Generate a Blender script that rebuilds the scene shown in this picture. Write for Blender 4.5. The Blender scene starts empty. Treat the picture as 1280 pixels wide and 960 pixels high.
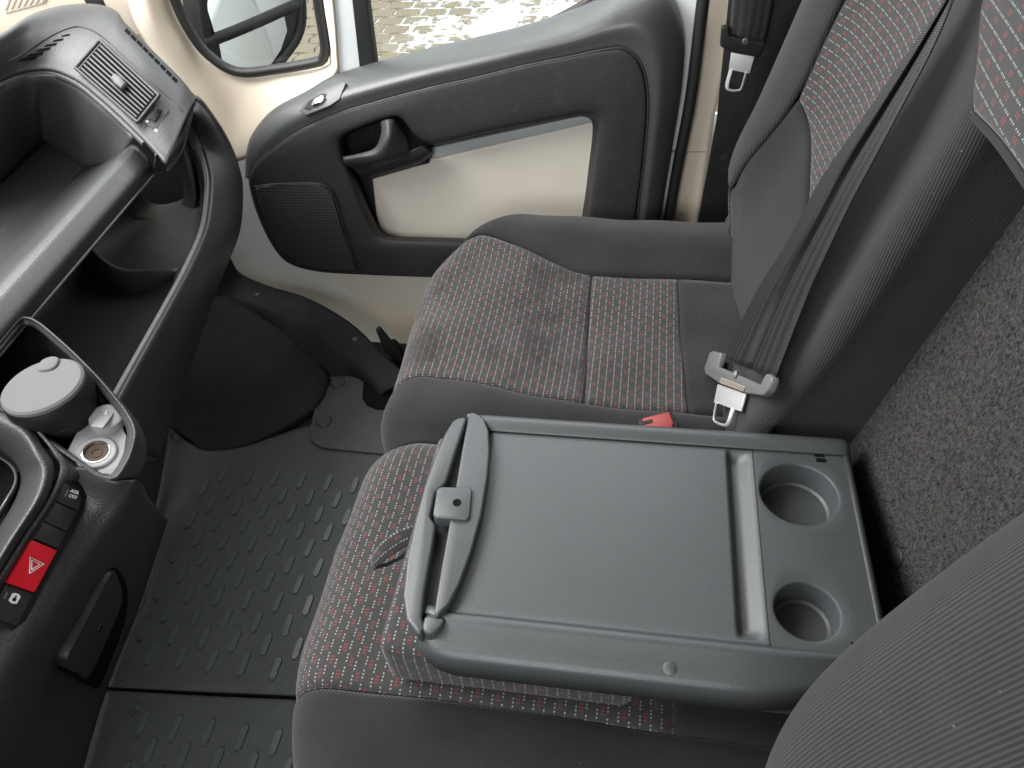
import bpy, bmesh, math, random
from mathutils import Vector, Matrix
from mathutils.bvhtree import BVHTree
random.seed(4)
sc = bpy.context.scene
COL = sc.collection

# ------------------------------------------------------------------ camera
F = 945.0                                      # focal length in pixels of a 1280 wide frame
AX = Vector((205, 970, 945)).normalized()      # world X (towards passenger door) in camera right/up/forward
AY = Vector((-6081, 365, 945)); AY = (AY - AX * AX.dot(AY)).normalized()   # world Y (towards windscreen)
AZ = -(AX.cross(AY))
CP = Vector((0, 0, 1.30))
right = Vector((AX[0], AY[0], AZ[0])); up = Vector((AX[1], AY[1], AZ[1])); fwd = Vector((AX[2], AY[2], AZ[2]))
cam = bpy.data.cameras.new('camera'); co = bpy.data.objects.new('camera', cam); COL.objects.link(co)
cam.sensor_width = 36; cam.lens = 36 * F / 1280; cam.clip_start = 0.01; cam.clip_end = 200
m = Matrix((right, up, -fwd)).transposed().to_4x4(); m.translation = CP
co.matrix_world = m; sc.camera = co

# ------------------------------------------------------------------ light
w = bpy.data.worlds.new('World'); sc.world = w; w.use_nodes = True
bg = w.node_tree.nodes['Background']; bg.inputs[0].default_value = (0.93, 0.97, 1.0, 1); bg.inputs[1].default_value = 1.25
def area(name, loc, tgt, sx, sy, power, col=(1, 1, 1)):
    l = bpy.data.lights.new(name, 'AREA'); l.shape = 'RECTANGLE'; l.size = sx; l.size_y = sy; l.energy = power; l.color = col
    o = bpy.data.objects.new(name, l); COL.objects.link(o); o.location = loc
    o.rotation_euler = (Vector(tgt) - Vector(loc)).to_track_quat('-Z', 'Y').to_euler(); return o
area('windscreen_daylight', (0.85, 1.45, 1.75), (0.75, 0.0, 0.45), 1.7, 0.9, 46, (1, 0.985, 0.96))
area('side_window_daylight', (1.95, 0.2, 1.55), (0.9, 0.1, 0.4), 0.9, 0.5, 5, (0.97, 0.99, 1))
area('driver_window_daylight', (-1.1, 0.25, 1.45), (0.9, 0.2, 0.5), 0.9, 0.55, 13, (0.97, 0.99, 1))
sc.view_settings.view_transform = 'Standard'; sc.view_settings.look = 'None'; sc.view_settings.exposure = 0.6; sc.view_settings.gamma = 1
sc.cycles.use_denoising = True

# ------------------------------------------------------------------ pixel -> place helpers (authoring aid: every point gets its own real depth)
def ray(u, v):
    d = Vector((u - 640, 480 - v, F)); return Vector((d.dot(AX), d.dot(AY), d.dot(AZ)))
def P(u, v, z=None, x=None, y=None):
    d = ray(u, v)
    t = (z - CP.z) / d.z if z is not None else (x / d.x if x is not None else y / d.y)
    return CP + d * t
def onplane(u, v, o, n):
    d = ray(u, v); return CP + d * ((o - CP).dot(n) / d.dot(n))
_bvh = {}
def hit(u, v, o):
    if o.name not in _bvh:
        me = o.data; _bvh[o.name] = BVHTree.FromPolygons([q.co.copy() for q in me.vertices], [tuple(p.vertices) for p in me.polygons])
    d = ray(u, v).normalized()
    r = _bvh[o.name].ray_cast(CP, d)
    if r[0] is None: r = _bvh[o.name].find_nearest(CP + d * 1.2); 
    n = r[1]
    if n.dot(d) > 0: n = -n
    return r[0], n

# ------------------------------------------------------------------ materials
def mat(name, col, rough=0.5, spec=0.5, metal=0.0, **k):
    mt = bpy.data.materials.new(name); mt.use_nodes = True; nt = mt.node_tree; b = nt.nodes['Principled BSDF']
    b.inputs['Base Color'].default_value = (*col, 1); b.inputs['Roughness'].default_value = rough
    b.inputs['Metallic'].default_value = metal; b.inputs['Specular IOR Level'].default_value = spec
    for q, v in k.items(): b.inputs[q.replace('_', ' ')].default_value = v
    return mt
class N:
    def __init__(s, mt): s.nt = mt.node_tree; s.b = s.nt.nodes['Principled BSDF']
    def new(s, t, **k):
        n = s.nt.nodes.new(t)
        for q, v in k.items(): setattr(n, q, v)
        return n
    def link(s, a, b): s.nt.links.new(a, b)
    def val(s, inp, v):
        if isinstance(v, (int, float)): inp.default_value = v
        else: s.link(v, inp)
    def math(s, op, a, b=0.0, clamp=False):
        n = s.new('ShaderNodeMath', operation=op, use_clamp=clamp); s.val(n.inputs[0], a); s.val(n.inputs[1], b); return n.outputs[0]
    def coord(s, which='Object'): return s.new('ShaderNodeTexCoord').outputs[which]
    def noise(s, vec, scale, detail=3, rough=0.55):
        n = s.new('ShaderNodeTexNoise'); s.link(vec, n.inputs['Vector']); n.inputs['Scale'].default_value = scale
        n.inputs['Detail'].default_value = detail; n.inputs['Roughness'].default_value = rough; return n.outputs[0]
    def voro(s, vec, scale):
        n = s.new('ShaderNodeTexVoronoi'); s.link(vec, n.inputs['Vector']); n.inputs['Scale'].default_value = scale; return n.outputs['Distance']
    def mix(s, f, a, b):
        n = s.new('ShaderNodeMix', data_type='RGBA'); s.val(n.inputs[0], f)
        for i, c in ((6, a), (7, b)):
            if isinstance(c, tuple): n.inputs[i].default_value = (*c, 1)
            else: s.link(c, n.inputs[i])
        return n.outputs[2]
    def ramp(s, f, a, b):
        n = s.new('ShaderNodeMapRange'); s.val(n.inputs[0], f); n.inputs[1].default_value = a; n.inputs[2].default_value = b; return n.outputs[0]
    def bump(s, h, dist, strength=0.5, prev=None):
        n = s.new('ShaderNodeBump'); s.link(h, n.inputs['Height']); n.inputs['Distance'].default_value = dist; n.inputs['Strength'].default_value = strength
        if prev: s.link(prev, n.inputs['Normal'])
        return n.outputs[0]
    def color(s, c): s.link(c, s.b.inputs['Base Color'])
    def normal(s, c): s.link(c, s.b.inputs['Normal'])
    def rough(s, c): s.link(c, s.b.inputs['Roughness'])

def plastic(name, col, rough=0.48, grain=420, gb=0.0006, spec=0.5, var=0.12, dust=0.05):
    mt = mat(name, col, rough, spec); n = N(mt); c = n.coord()
    n.normal(n.bump(n.voro(c, grain), gb, 0.55))
    big = n.noise(c, 5, 5)
    d = n.ramp(n.noise(c, 38, 6, 0.7), 0.56, 0.85)
    base = n.mix(big, tuple(x * (1 - var) for x in col), tuple(x * (1 + var) for x in col))
    n.color(n.mix(n.math('MULTIPLY', d, dust), base, (0.45, 0.44, 0.42)))
    n.rough(n.math('ADD', n.math('MULTIPLY', n.noise(c, 11, 4), 0.16), rough - 0.08))
    return mt
def fabric_plain(name, col, per=0.0032, contrast=0.5, ang=35, lo=0.55, hi=1.5):
    mt = mat(name, col, 0.95, 0.15); n = N(mt); uv = n.coord('UV')
    mp = n.new('ShaderNodeMapping'); n.link(uv, mp.inputs[0]); mp.inputs['Rotation'].default_value = (0, 0, math.radians(ang))
    wv = n.new('ShaderNodeTexWave'); n.link(mp.outputs[0], wv.inputs['Vector']); wv.inputs['Scale'].default_value = 0.314 / per
    wv.inputs['Distortion'].default_value = 0.25; wv.inputs['Detail'].default_value = 1
    big = n.noise(uv, 9, 6, 0.65); fine = n.noise(uv, 520, 3, 0.7)
    f = n.math('ADD', n.math('MULTIPLY', wv.outputs[1], contrast), n.math('MULTIPLY', fine, 1 - contrast))
    base = n.mix(f, tuple(x * lo for x in col), tuple(min(1, x * hi) for x in col))
    lint = n.ramp(n.noise(uv, 260, 2, 0.5), 0.745, 0.80)
    base = n.mix(n.math('MULTIPLY', n.ramp(big, 0.38, 0.72), 0.42), base, tuple(x * 1.8 for x in col))
    n.color(n.mix(n.math('MULTIPLY', lint, 0.35), base, (0.45, 0.45, 0.44)))
    n.normal(n.bump(f, 0.0011, 0.7))
    n.b.inputs['Sheen Weight'].default_value = 0.12; n.b.inputs['Sheen Roughness'].default_value = 0.5
    return mt
def fabric_dots(name, col, stain=False):
    mt = mat(name, col, 0.95, 0.12); n = N(mt); uv = n.coord('UV')
    sp = n.new('ShaderNodeSeparateXYZ'); n.link(uv, sp.inputs[0]); x, y = sp.outputs[0], sp.outputs[1]
    PP, Q, D = 0.0245, 0.033, 0.0041
    fp = n.math('FRACT', n.math('DIVIDE', n.math('ADD', y, 10.0), PP))
    fq = n.math('FRACT', n.math('DIVIDE', n.math('ADD', x, 10.0), Q))
    fd = n.math('FRACT', n.math('DIVIDE', n.math('ADD', x, 10.0), D))
    dot = n.math('LESS_THAN', n.math('ABSOLUTE', n.math('SUBTRACT', fd, 0.5)), 0.24)
    near = lambda a, c, wd: n.math('LESS_THAN', n.math('ABSOLUTE', n.math('SUBTRACT', a, c)), wd)
    wcol = n.math('ADD', near(fp, 0.25, 0.036), near(fp, 0.75, 0.036), True)
    white = n.math('MULTIPLY', n.math('ADD', n.math('MULTIPLY', near(fp, 0.25, 0.036), near(n.math('FRACT', n.math('MULTIPLY', fq, 2.0)), 0.5, 0.40)), n.math('MULTIPLY', near(fp, 0.75, 0.036), near(n.math('FRACT', n.math('ADD', n.math('MULTIPLY', fq, 2.0), 0.5)), 0.5, 0.40)), True), dot)
    r0 = n.math('ADD', near(fp, 0.05, 0.034), near(fp, 0.95, 0.034), True)
    r1 = n.math('ADD', near(fp, 0.45, 0.034), near(fp, 0.55, 0.034), True)
    red = n.math('ADD', n.math('MULTIPLY', r0, n.math('LESS_THAN', fq, 0.30)), n.math('MULTIPLY', r1, near(fq, 0.65, 0.15)), True)
    fd2 = n.math('LESS_THAN', n.math('ABSOLUTE', n.math('SUBTRACT', fd, 0.5)), 0.30)
    red = n.math('MULTIPLY', red, fd2)
    fine = n.noise(uv, 700, 2); big = n.noise(uv, 7, 5)
    base = n.mix(fine, tuple(a * 0.6 for a in col), tuple(a * 1.4 for a in col))
    base = n.mix(n.math('MULTIPLY', n.ramp(big, 0.35, 0.8), 0.3), base, tuple(a * 1.7 for a in col))
    c1 = n.mix(n.math('MULTIPLY', white, 0.72), base, (0.27, 0.31, 0.305))
    c2 = n.mix(n.math('MULTIPLY', red, 0.78), c1, (0.185, 0.040, 0.038))
    if stain:
        st = n.ramp(n.noise(uv, 9, 4, 0.65), 0.52, 0.64)
        c2 = n.mix(n.math('MULTIPLY', st, 0.6), c2, (0.014, 0.0125, 0.012))
    n.color(c2); n.normal(n.bump(n.math('ADD', fine, n.math('ADD', white, red)), 0.0006, 0.5))
    n.b.inputs['Sheen Weight'].default_value = 0.15
    return mt

M = {}
M['dash'] = plastic('dash_plastic', (0.042, 0.0435, 0.0445), 0.46, 380, 0.0005, 0.45)
M['dash_dark'] = plastic('dark_plastic', (0.022, 0.023, 0.024), 0.5, 420, 0.0005)
M['black'] = plastic('black_plastic', (0.008, 0.008, 0.0085), 0.55, 500, 0.0003, 0.35)
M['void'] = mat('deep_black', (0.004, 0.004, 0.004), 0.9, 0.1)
M['lip'] = plastic('grey_edge_plastic', (0.14, 0.145, 0.145), 0.4, 500, 0.0003)
M['traygrey'] = plastic('silver_grey_plastic', (0.26, 0.26, 0.265), 0.5, 700, 0.0004, 0.4)
M['console'] = plastic('console_plastic', (0.036, 0.037, 0.0378), 0.5, 330, 0.0009, 0.5)
M['table'] = plastic('table_plastic', (0.053, 0.0575, 0.0605), 0.38, 900, 0.00035, 0.5, 0.06, 0.02)
M['door'] = plastic('door_plastic', (0.0245, 0.0232, 0.024), 0.62, 300, 0.0007, 0.35, 0.25, 0.06)
M['doorcap'] = plastic('door_cap_sheen_plastic', (0.056, 0.059, 0.06), 0.36, 420, 0.0004, 0.6)  # paler than the door plastic: window reflection put into the colour
M['rubber'] = plastic('mat_rubber', (0.049, 0.053, 0.0537), 0.5, 900, 0.0006, 0.45, 0.15, 0.06)
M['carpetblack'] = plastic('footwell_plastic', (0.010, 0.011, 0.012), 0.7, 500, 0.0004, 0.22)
M['beige'] = plastic('beige_trim', (0.60, 0.525, 0.425), 0.55, 800, 0.0002, 0.4, 0.03, 0.0)
M['beigefab'] = plastic('beige_vinyl', (0.66, 0.61, 0.53), 0.6, 900, 0.0003, 0.35, 0.05, 0.0)
M['white'] = mat('white_paint', (0.70, 0.73, 0.73), 0.25, 0.5, Coat_Weight=0.4)
M['greystrip'] = plastic('pale_grey_plastic', (0.40, 0.42, 0.42), 0.5, 700, 0.0002)
M['seal'] = mat('seal_rubber', (0.012, 0.012, 0.013), 0.5)
M['chrome'] = mat('chrome', (0.75, 0.75, 0.76), 0.16, 0.5, 1.0)
M['steel'] = mat('brushed_steel', (0.72, 0.72, 0.72), 0.38, 0.5, 0.55)
M['red'] = mat('red_plastic', (0.62, 0.012, 0.025), 0.32, 0.5)
M['buckle_red'] = mat('buckle_red', (0.26, 0.025, 0.02), 0.45)
M['print'] = mat('white_print', (0.75, 0.75, 0.75), 0.6)
M['beltgrey'] = plastic('tongue_plastic', (0.12, 0.12, 0.12), 0.42, 600, 0.0002)
M['tan'] = mat('tan_label', (0.36, 0.31, 0.25), 0.6)
M['copper'] = mat('socket_inner', (0.050, 0.028, 0.018), 0.5, 0.3)
M['lid'] = plastic('lid_plastic', (0.12, 0.12, 0.119), 0.75, 900, 0.0002, 0.15, 0.05, 0.0)
M['fab'] = fabric_plain('plain_grey_fabric', (0.0145, 0.0147, 0.0151), 0.0032, 0.5, 30)
M['fab_twill'] = fabric_plain('twill_grey_fabric', (0.024, 0.024, 0.0245), 0.0028, 0.7, 8, 0.4, 1.7)
M['fab_black'] = fabric_plain('black_fabric', (0.013, 0.013, 0.014), 0.0022, 0.5, 30)
M['fab_driver'] = fabric_plain('ribbed_grey_fabric', (0.019, 0.0187, 0.0184), 0.0023, 0.8, 0, 0.3, 1.75)
M['dots'] = fabric_dots('dotted_fabric', (0.033, 0.0318, 0.0315))
M['dots_st'] = fabric_dots('dotted_fabric_stained', (0.033, 0.0318, 0.0315), True)
# belts: fine cross ribs
mt = mat('belt_webbing', (0.035, 0.035, 0.036), 0.55, 0.4); n = N(mt); uv = n.coord('UV'); sp = n.new('ShaderNodeSeparateXYZ'); n.link(uv, sp.inputs[0])
rb = n.math('SINE', n.math('MULTIPLY', sp.outputs[1], 2600)); ed = n.math('SINE', n.math('MULTIPLY', sp.outputs[0], 420))
n.color(n.mix(n.math('MULTIPLY', n.math('ADD', ed, 1.0), 0.5), (0.006, 0.006, 0.0063), (0.018, 0.018, 0.0187))); n.normal(n.bump(rb, 0.0004, 0.5)); M['belt'] = mt
# felt lining: short pale and dark fibres
mt = mat('felt', (0.08, 0.078, 0.076), 0.98, 0.05); n = N(mt); c = n.coord()
mp = n.new('ShaderNodeMapping'); n.link(c, mp.inputs[0]); mp.inputs['Scale'].default_value = (1, 0.6, 0.35); mp.inputs['Rotation'].default_value = (0.6, 0.3, 0.9)
f1 = n.noise(mp.outputs[0], 620, 4, 0.8); f2 = n.noise(c, 170, 5, 0.7); f3 = n.noise(c, 6, 4)
n.color(n.mix(n.ramp(n.math('ADD', n.math('MULTIPLY', f1, 0.65), n.math('MULTIPLY', f2, 0.35)), 0.40, 0.64), (0.012, 0.0115, 0.0115), (0.098, 0.094, 0.091)))
n.normal(n.bump(f1, 0.002, 0.8)); M['felt'] = mt
# speaker mesh
mt = mat('speaker_mesh', (0.03, 0.03, 0.03), 0.4); n = N(mt); c = n.coord(); sp = n.new('ShaderNodeSeparateXYZ'); n.link(c, sp.inputs[0])
ga = n.math('FRACT', n.math('DIVIDE', sp.outputs[1], 0.0075)); gb_ = n.math('FRACT', n.math('DIVIDE', sp.outputs[2], 0.0075))
h = n.math('MULTIPLY', n.math('LESS_THAN', n.math('ABSOLUTE', n.math('SUBTRACT', ga, 0.5)), 0.3), n.math('LESS_THAN', n.math('ABSOLUTE', n.math('SUBTRACT', gb_, 0.5)), 0.3))
n.color(n.mix(h, (0.055, 0.056, 0.058), (0.004, 0.004, 0.004))); n.normal(n.bump(h, -0.002, 0.7)); M['mesh'] = mt
# ribbed mat rubber: fine woven grid
n = N(M['rubber']); c = n.coord(); sp = n.new('ShaderNodeSeparateXYZ'); n.link(c, sp.inputs[0])
g = n.math('MULTIPLY', n.math('SINE', n.math('MULTIPLY', sp.outputs[0], 1250)), n.math('SINE', n.math('MULTIPLY', sp.outputs[1], 1250)))
n.normal(n.bump(g, 0.0009, 0.55))
# window glass
mt = mat('window_glass', (1, 1, 1), 0.0); nt = mt.node_tree; nt.nodes.remove(nt.nodes['Principled BSDF'])
tr = nt.nodes.new('ShaderNodeBsdfTransparent'); tr.inputs[0].default_value = (0.95, 0.97, 0.96, 1); gl = nt.nodes.new('ShaderNodeBsdfGlossy'); gl.inputs['Roughness'].default_value = 0.02
ms = nt.nodes.new('ShaderNodeMixShader'); ms.inputs[0].default_value = 0.06; nt.links.new(tr.outputs[0], ms.inputs[1]); nt.links.new(gl.outputs[0], ms.inputs[2])
nt.links.new(ms.outputs[0], nt.nodes['Material Output'].inputs[0]); M['glass'] = mt
M['mirror'] = mat('mirror_glass', (0.85, 0.86, 0.86), 0.02, 0.5, 1.0)
# pavers with frost lying on them
def paver_mat(name, joint):
    mt = mat(name, (0.30, 0.26, 0.19), 0.85, 0.3); n = N(mt); g = n.new('ShaderNodeNewGeometry').outputs['Position']
    sp = n.new('ShaderNodeSeparateXYZ'); n.link(g, sp.inputs[0])
    dx = n.math('DIVIDE', n.math('SUBTRACT', sp.outputs[0], 5.75), 1.1); dy = n.math('DIVIDE', n.math('SUBTRACT', sp.outputs[1], 1.05), 0.85)
    rr = n.math('ADD', n.math('MULTIPLY', dx, dx), n.math('MULTIPLY', dy, dy))
    k = n.math('SUBTRACT', 1.0, rr)
    nz = n.math('ADD', n.math('MULTIPLY', n.noise(g, 3.2, 6, 0.65), 0.75), n.math('MULTIPLY', n.noise(g, 19, 4, 0.7), 0.35))
    s = n.ramp(n.math('ADD', n.math('MULTIPLY', k, 0.16), nz), 0.44 if joint else 0.66, 0.50 if joint else 0.71)
    if not joint:
        oc = n.new('ShaderNodeSeparateXYZ'); n.link(n.coord('Object'), oc.inputs[0])
        ed = n.math('MAXIMUM', n.math('DIVIDE', n.math('ABSOLUTE', oc.outputs[0]), 0.082), n.math('DIVIDE', n.math('ABSOLUTE', oc.outputs[1]), 0.100))
        s2 = n.ramp(n.math('ADD', n.math('MULTIPLY', ed, 0.5), n.math('ADD', n.math('MULTIPLY', k, 0.12), n.math('MULTIPLY', nz, 0.7))), 0.84, 0.88)
        s = n.math('MAXIMUM', s, s2)
    ba = n.mix(n.noise(g, 2.3, 3), (0.40, 0.335, 0.235), (0.50, 0.43, 0.315)); ba = n.mix(n.ramp(n.noise(g, 70, 4, 0.7), 0.3, 0.7), ba, (0.30, 0.25, 0.18))
    if joint: ba = n.mix(n.noise(g, 6, 3), (0.13, 0.105, 0.07), (0.22, 0.18, 0.12))
    n.color(n.mix(s, ba, (0.9, 0.92, 0.93))); n.normal(n.bump(n.noise(g, 90, 4), 0.004, 0.6)); return mt
M['paver'] = paver_mat('concrete_paver', False); M['joint'] = paver_mat('joint_sand', True)

# ------------------------------------------------------------------ objects
def tag(o, label=None, cat=None, group=None, kind=None):
    for k, v in (('label', label), ('category', cat), ('group', group), ('kind', kind)):
        if v: o[k] = v
    return o
def thing(name, label, cat, group=None, loc=(0, 0, 0)):
    o = bpy.data.objects.new(name, None); COL.objects.link(o); o.empty_display_size = 0.05; o.location = loc
    bpy.context.view_layer.update(); return tag(o, label, cat, group)
def add(name, me, mt, parent=None, smooth=True):
    o = bpy.data.objects.new(name, me); COL.objects.link(o)
    me.materials.append(M[mt] if isinstance(mt, str) else mt)
    if smooth:
        for p in me.polygons: p.use_smooth = True
    if parent:
        o.parent = parent; o.matrix_parent_inverse = Matrix.Translation(-parent.matrix_world.translation) if parent.type == 'EMPTY' else Matrix()
    return o
def mod_bevel(o, wdt, seg=3, ang=30):
    b = o.modifiers.new('bevel', 'BEVEL'); b.width = wdt; b.segments = seg; b.limit_method = 'ANGLE'; b.angle_limit = math.radians(ang); b.harden_normals = False
def smooth_angle(me, deg=35):
    for e in me.edges: pass
    me.set_sharp_from_angle(angle=math.radians(deg))
def cr(p0, p1, p2, p3, t):
    return 0.5 * ((2 * p1) + (p2 - p0) * t + (2 * p0 - 5 * p1 + 4 * p2 - p3) * t * t + (3 * p1 - p0 - 3 * p2 + p3) * t ** 3)
def spline(pts, n, closed=False):
    out = []; L = len(pts)
    for i in range(L if closed else L - 1):
        if closed: q = [pts[(i + k) % L] for k in (-1, 0, 1, 2)]
        else: q = [pts[i - 1] if i else pts[0] * 2 - pts[1], pts[i], pts[i + 1], pts[i + 2] if i + 2 < L else pts[-1] * 2 - pts[-2]]
        out += [cr(*q, t / n) for t in range(n)]
    if not closed: out.append(pts[-1])
    return out
def resample(pts, n, closed=True):
    q = pts + ([pts[0]] if closed else []); d = [0]
    for a, b in zip(q, q[1:]): d.append(d[-1] + (b - a).length)
    out = []; j = 0
    for i in range(n):
        s = d[-1] * i / (n if closed else n - 1)
        while j < len(d) - 2 and d[j + 1] < s: j += 1
        t = (s - d[j]) / max(1e-9, d[j + 1] - d[j]); out.append(q[j].lerp(q[j + 1], min(1, t)))
    return out
def gridmesh(name, G, uvs=None, closed=False):
    R, Cn = len(G), len(G[0]); vs = [p for r in G for p in r]; fs = []
    for i in range(R - 1):
        for j in range(Cn if closed else Cn - 1):
            k = (j + 1) % Cn; fs.append((i * Cn + j, i * Cn + k, (i + 1) * Cn + k, (i + 1) * Cn + j))
    me = bpy.data.meshes.new(name); me.from_pydata(vs, [], fs); me.update()
    # face the viewer's side
    s = sum((p.normal.dot(CP - p.center) * p.area) for p in me.polygons)
    if s < 0: me.flip_normals()
    if uvs is None:
        u = [0.0] * Cn; v = [0.0] * R; mi, mj = R // 2, Cn // 2
        for j in range(1, Cn): u[j] = u[j - 1] + (G[mi][j] - G[mi][j - 1]).length
        for i in range(1, R): v[i] = v[i - 1] + (G[i][mj] - G[i - 1][mj]).length
        uvs = [(u[j], v[i]) for i in range(R) for j in range(Cn)]
    ul = me.uv_layers.new(name='UVMap')
    for l in me.loops: ul.data[l.index].uv = uvs[l.vertex_index]
    return me
def patch(name, rows, mt, parent=None, nu=6, nv=6, thick=0.004, closed=False):
    A = [spline(list(r), nu, closed) for r in rows]
    cols = [spline([a[j] for a in A], nv) for j in range(len(A[0]))]
    G = [[c[i] for c in cols] for i in range(len(cols[0]))]
    o = add(name, gridmesh(name, G, None, closed), mt, parent)
    if thick:
        s = o.modifiers.new('thickness', 'SOLIDIFY'); s.thickness = thick; s.offset = -1
    return o
def prism(name, pts, vec, mt, parent=None, bevel=0.0, seg=3, sm=0):
    """closed outline swept along vec"""
    if sm: pts = spline(pts, sm, True)
    n = len(pts); vec = Vector(vec)
    vs = list(pts) + [p + vec for p in pts]
    fs = [tuple(range(n)), tuple(range(2 * n - 1, n - 1, -1))] + [(i, i + n, (i + 1) % n + n, (i + 1) % n) for i in range(n)]
    me = bpy.data.meshes.new(name); me.from_pydata(vs, [], fs); me.update()
    bm = bmesh.new(); bm.from_mesh(me); bmesh.ops.recalc_face_normals(bm, faces=bm.faces)
    if bevel:
        top = [e for e in bm.edges if len(e.link_faces) == 2 and e.calc_face_angle(0) > 0.5]
        bmesh.ops.bevel(bm, geom=top, offset=bevel, segments=seg, affect='EDGES', profile=0.5, clamp_overlap=True)
    bm.to_mesh(me); bm.free()
    me.uv_layers.new(name='UVMap')
    o = add(name, me, mt, parent); smooth_angle(me, 40); return o
def box(name, c, size, mt, parent=None, bevel=0.0, seg=3, rot=None, div=0):
    bm = bmesh.new(); bmesh.ops.create_cube(bm, size=1)
    for v in bm.verts: v.co = Vector((v.co.x * size[0], v.co.y * size[1], v.co.z * size[2]))
    if bevel: bmesh.ops.bevel(bm, geom=list(bm.edges), offset=bevel, segments=seg, affect='EDGES', profile=0.5)
    mx = Matrix.Translation(Vector(c)) @ ((rot.to_4x4() if rot else Matrix()))
    uvl = bm.loops.layers.uv.new('UVMap')
    for f in bm.faces:
        ax = max(range(3), key=lambda i: abs(f.normal[i])); q = [[2, 1], [0, 2], [0, 1]][ax]
        for l in f.loops: l[uvl].uv = (l.vert.co[q[0]], l.vert.co[q[1]])
    bm.transform(mx); me = bpy.data.meshes.new(name); bm.to_mesh(me); bm.free()
    o = add(name, me, mt, parent); smooth_angle(me, 40); return o
def tube(name, pts, r, mt, parent=None, sub=6, sides=10, closed=False, flat=1.0, radii=None):
    q = spline(list(pts), sub, closed) if sub else list(pts); G = []; nrm = None; L = len(q)
    for i, p in enumerate(q):
        t = (q[(i + 1) % L if closed else min(i + 1, L - 1)] - q[i - 1 if (closed or i) else 0]).normalized()
        if nrm is None: nrm = t.orthogonal().normalized()
        nrm = (nrm - t * nrm.dot(t)).normalized(); b = t.cross(nrm)
        rr = r if not radii else r * (radii[0] + (radii[1] - radii[0]) * i / max(1, L - 1))
        G.append([p + nrm * math.cos(a) * rr + b * math.sin(a) * rr * flat for a in [2 * math.pi * k / sides for k in range(sides)]])
    if closed: G.append(G[0])
    R = len(G); vs = [p for g in G for p in g]; fs = []
    for i in range(R - 1):
        for j in range(sides): k = (j + 1) % sides; fs.append((i * sides + j, i * sides + k, (i + 1) * sides + k, (i + 1) * sides + j))
    if not closed: fs += [tuple(range(sides - 1, -1, -1)), tuple((R - 1) * sides + j for j in range(sides))]
    me = bpy.data.meshes.new(name); me.from_pydata(vs, [], fs); me.update()
    bm = bmesh.new(); bm.from_mesh(me); bmesh.ops.recalc_face_normals(bm, faces=bm.faces); bm.to_mesh(me); bm.free(); me.uv_layers.new(name='UVMap')
    o = add(name, me, mt, parent); smooth_angle(me, 60); return o
def lathe(name, prof, o3, axis, mt, parent=None, seg=40, sx=1.0):
    axis = Vector(axis).normalized(); a = axis.orthogonal().normalized(); b = axis.cross(a); o3 = Vector(o3)
    vs = []; fs = []
    for r, h in prof:
        for k in range(seg): t = 2 * math.pi * k / seg; vs.append(o3 + axis * h + (a * math.cos(t) + b * math.sin(t)) * r)
    R = len(prof)
    for i in range(R - 1):
        for j in range(seg): k = (j + 1) % seg; fs.append((i * seg + j, i * seg + k, (i + 1) * seg + k, (i + 1) * seg + j))
    if prof[0][0] > 1e-5: fs.append(tuple(range(seg)))
    if prof[-1][0] > 1e-5: fs.append(tuple((R - 1) * seg + j for j in range(seg)))
    me = bpy.data.meshes.new(name); me.from_pydata(vs, [], fs); me.update()
    bm = bmesh.new(); bm.from_mesh(me); bmesh.ops.remove_doubles(bm, verts=bm.verts, dist=1e-6); bmesh.ops.recalc_face_normals(bm, faces=bm.faces); bm.to_mesh(me); bm.free(); me.uv_layers.new(name='UVMap')
    ob = add(name, me, mt, parent); smooth_angle(me, 38); return ob
def onsurf(name, px, surf, height, mt, parent=None, bevel=0.0, sink=0.002, sm=0, seg=2):
    """low solid standing on a surface: outline found on it, swept along its normal"""
    hs = [hit(u, v, surf) for u, v in px]; nn = Vector()
    for _, q in hs: nn += q
    nn.normalize()
    cen = sum((p for p, _ in hs), Vector()) / len(hs); cu = sum(u for u, v in px) / len(px); cv = sum(v for u, v in px) / len(px)
    hs += [hit(cu + (u - cu) * .5, cv + (v - cv) * .5, surf) for u, v in px]
    top_ = max((p - cen).dot(nn) for p, _ in hs); bot_ = min((p - cen).dot(nn) for p, _ in hs)
    base = [onplane(u, v, cen + nn * (top_ + height), nn) for u, v in px]
    return prism(name, base, -nn * (height + sink + top_ - bot_), mt, parent, bevel, seg, sm)
def px(L, **k): return [P(u, v, **k) for u, v in L]
def pz(L): return [P(u, v, z=z) for u, v, z in L]
def pxx(L): return [P(u, v, x=x) for u, v, x in L]
def text(name, s, size, o3, ex, ey, mt, parent, h=0.0004):
    cu = bpy.data.curves.new(name, 'FONT'); cu.body = s; cu.size = size; cu.align_x = 'CENTER'; cu.align_y = 'CENTER'; cu.extrude = h; cu.resolution_u = 2
    t = bpy.data.objects.new(name, cu); COL.objects.link(t); bpy.context.view_layer.update()
    me = bpy.data.meshes.new_from_object(t.evaluated_get(bpy.context.evaluated_depsgraph_get())); bpy.data.objects.remove(t); bpy.data.curves.remove(cu)
    ez = ex.cross(ey); mx = Matrix((ex, ey, ez)).transposed().to_4x4(); mx.translation = o3; me.transform(mx); me.name = name; me.materials.clear()
    return add(name, me, mt, parent, False)

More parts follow.
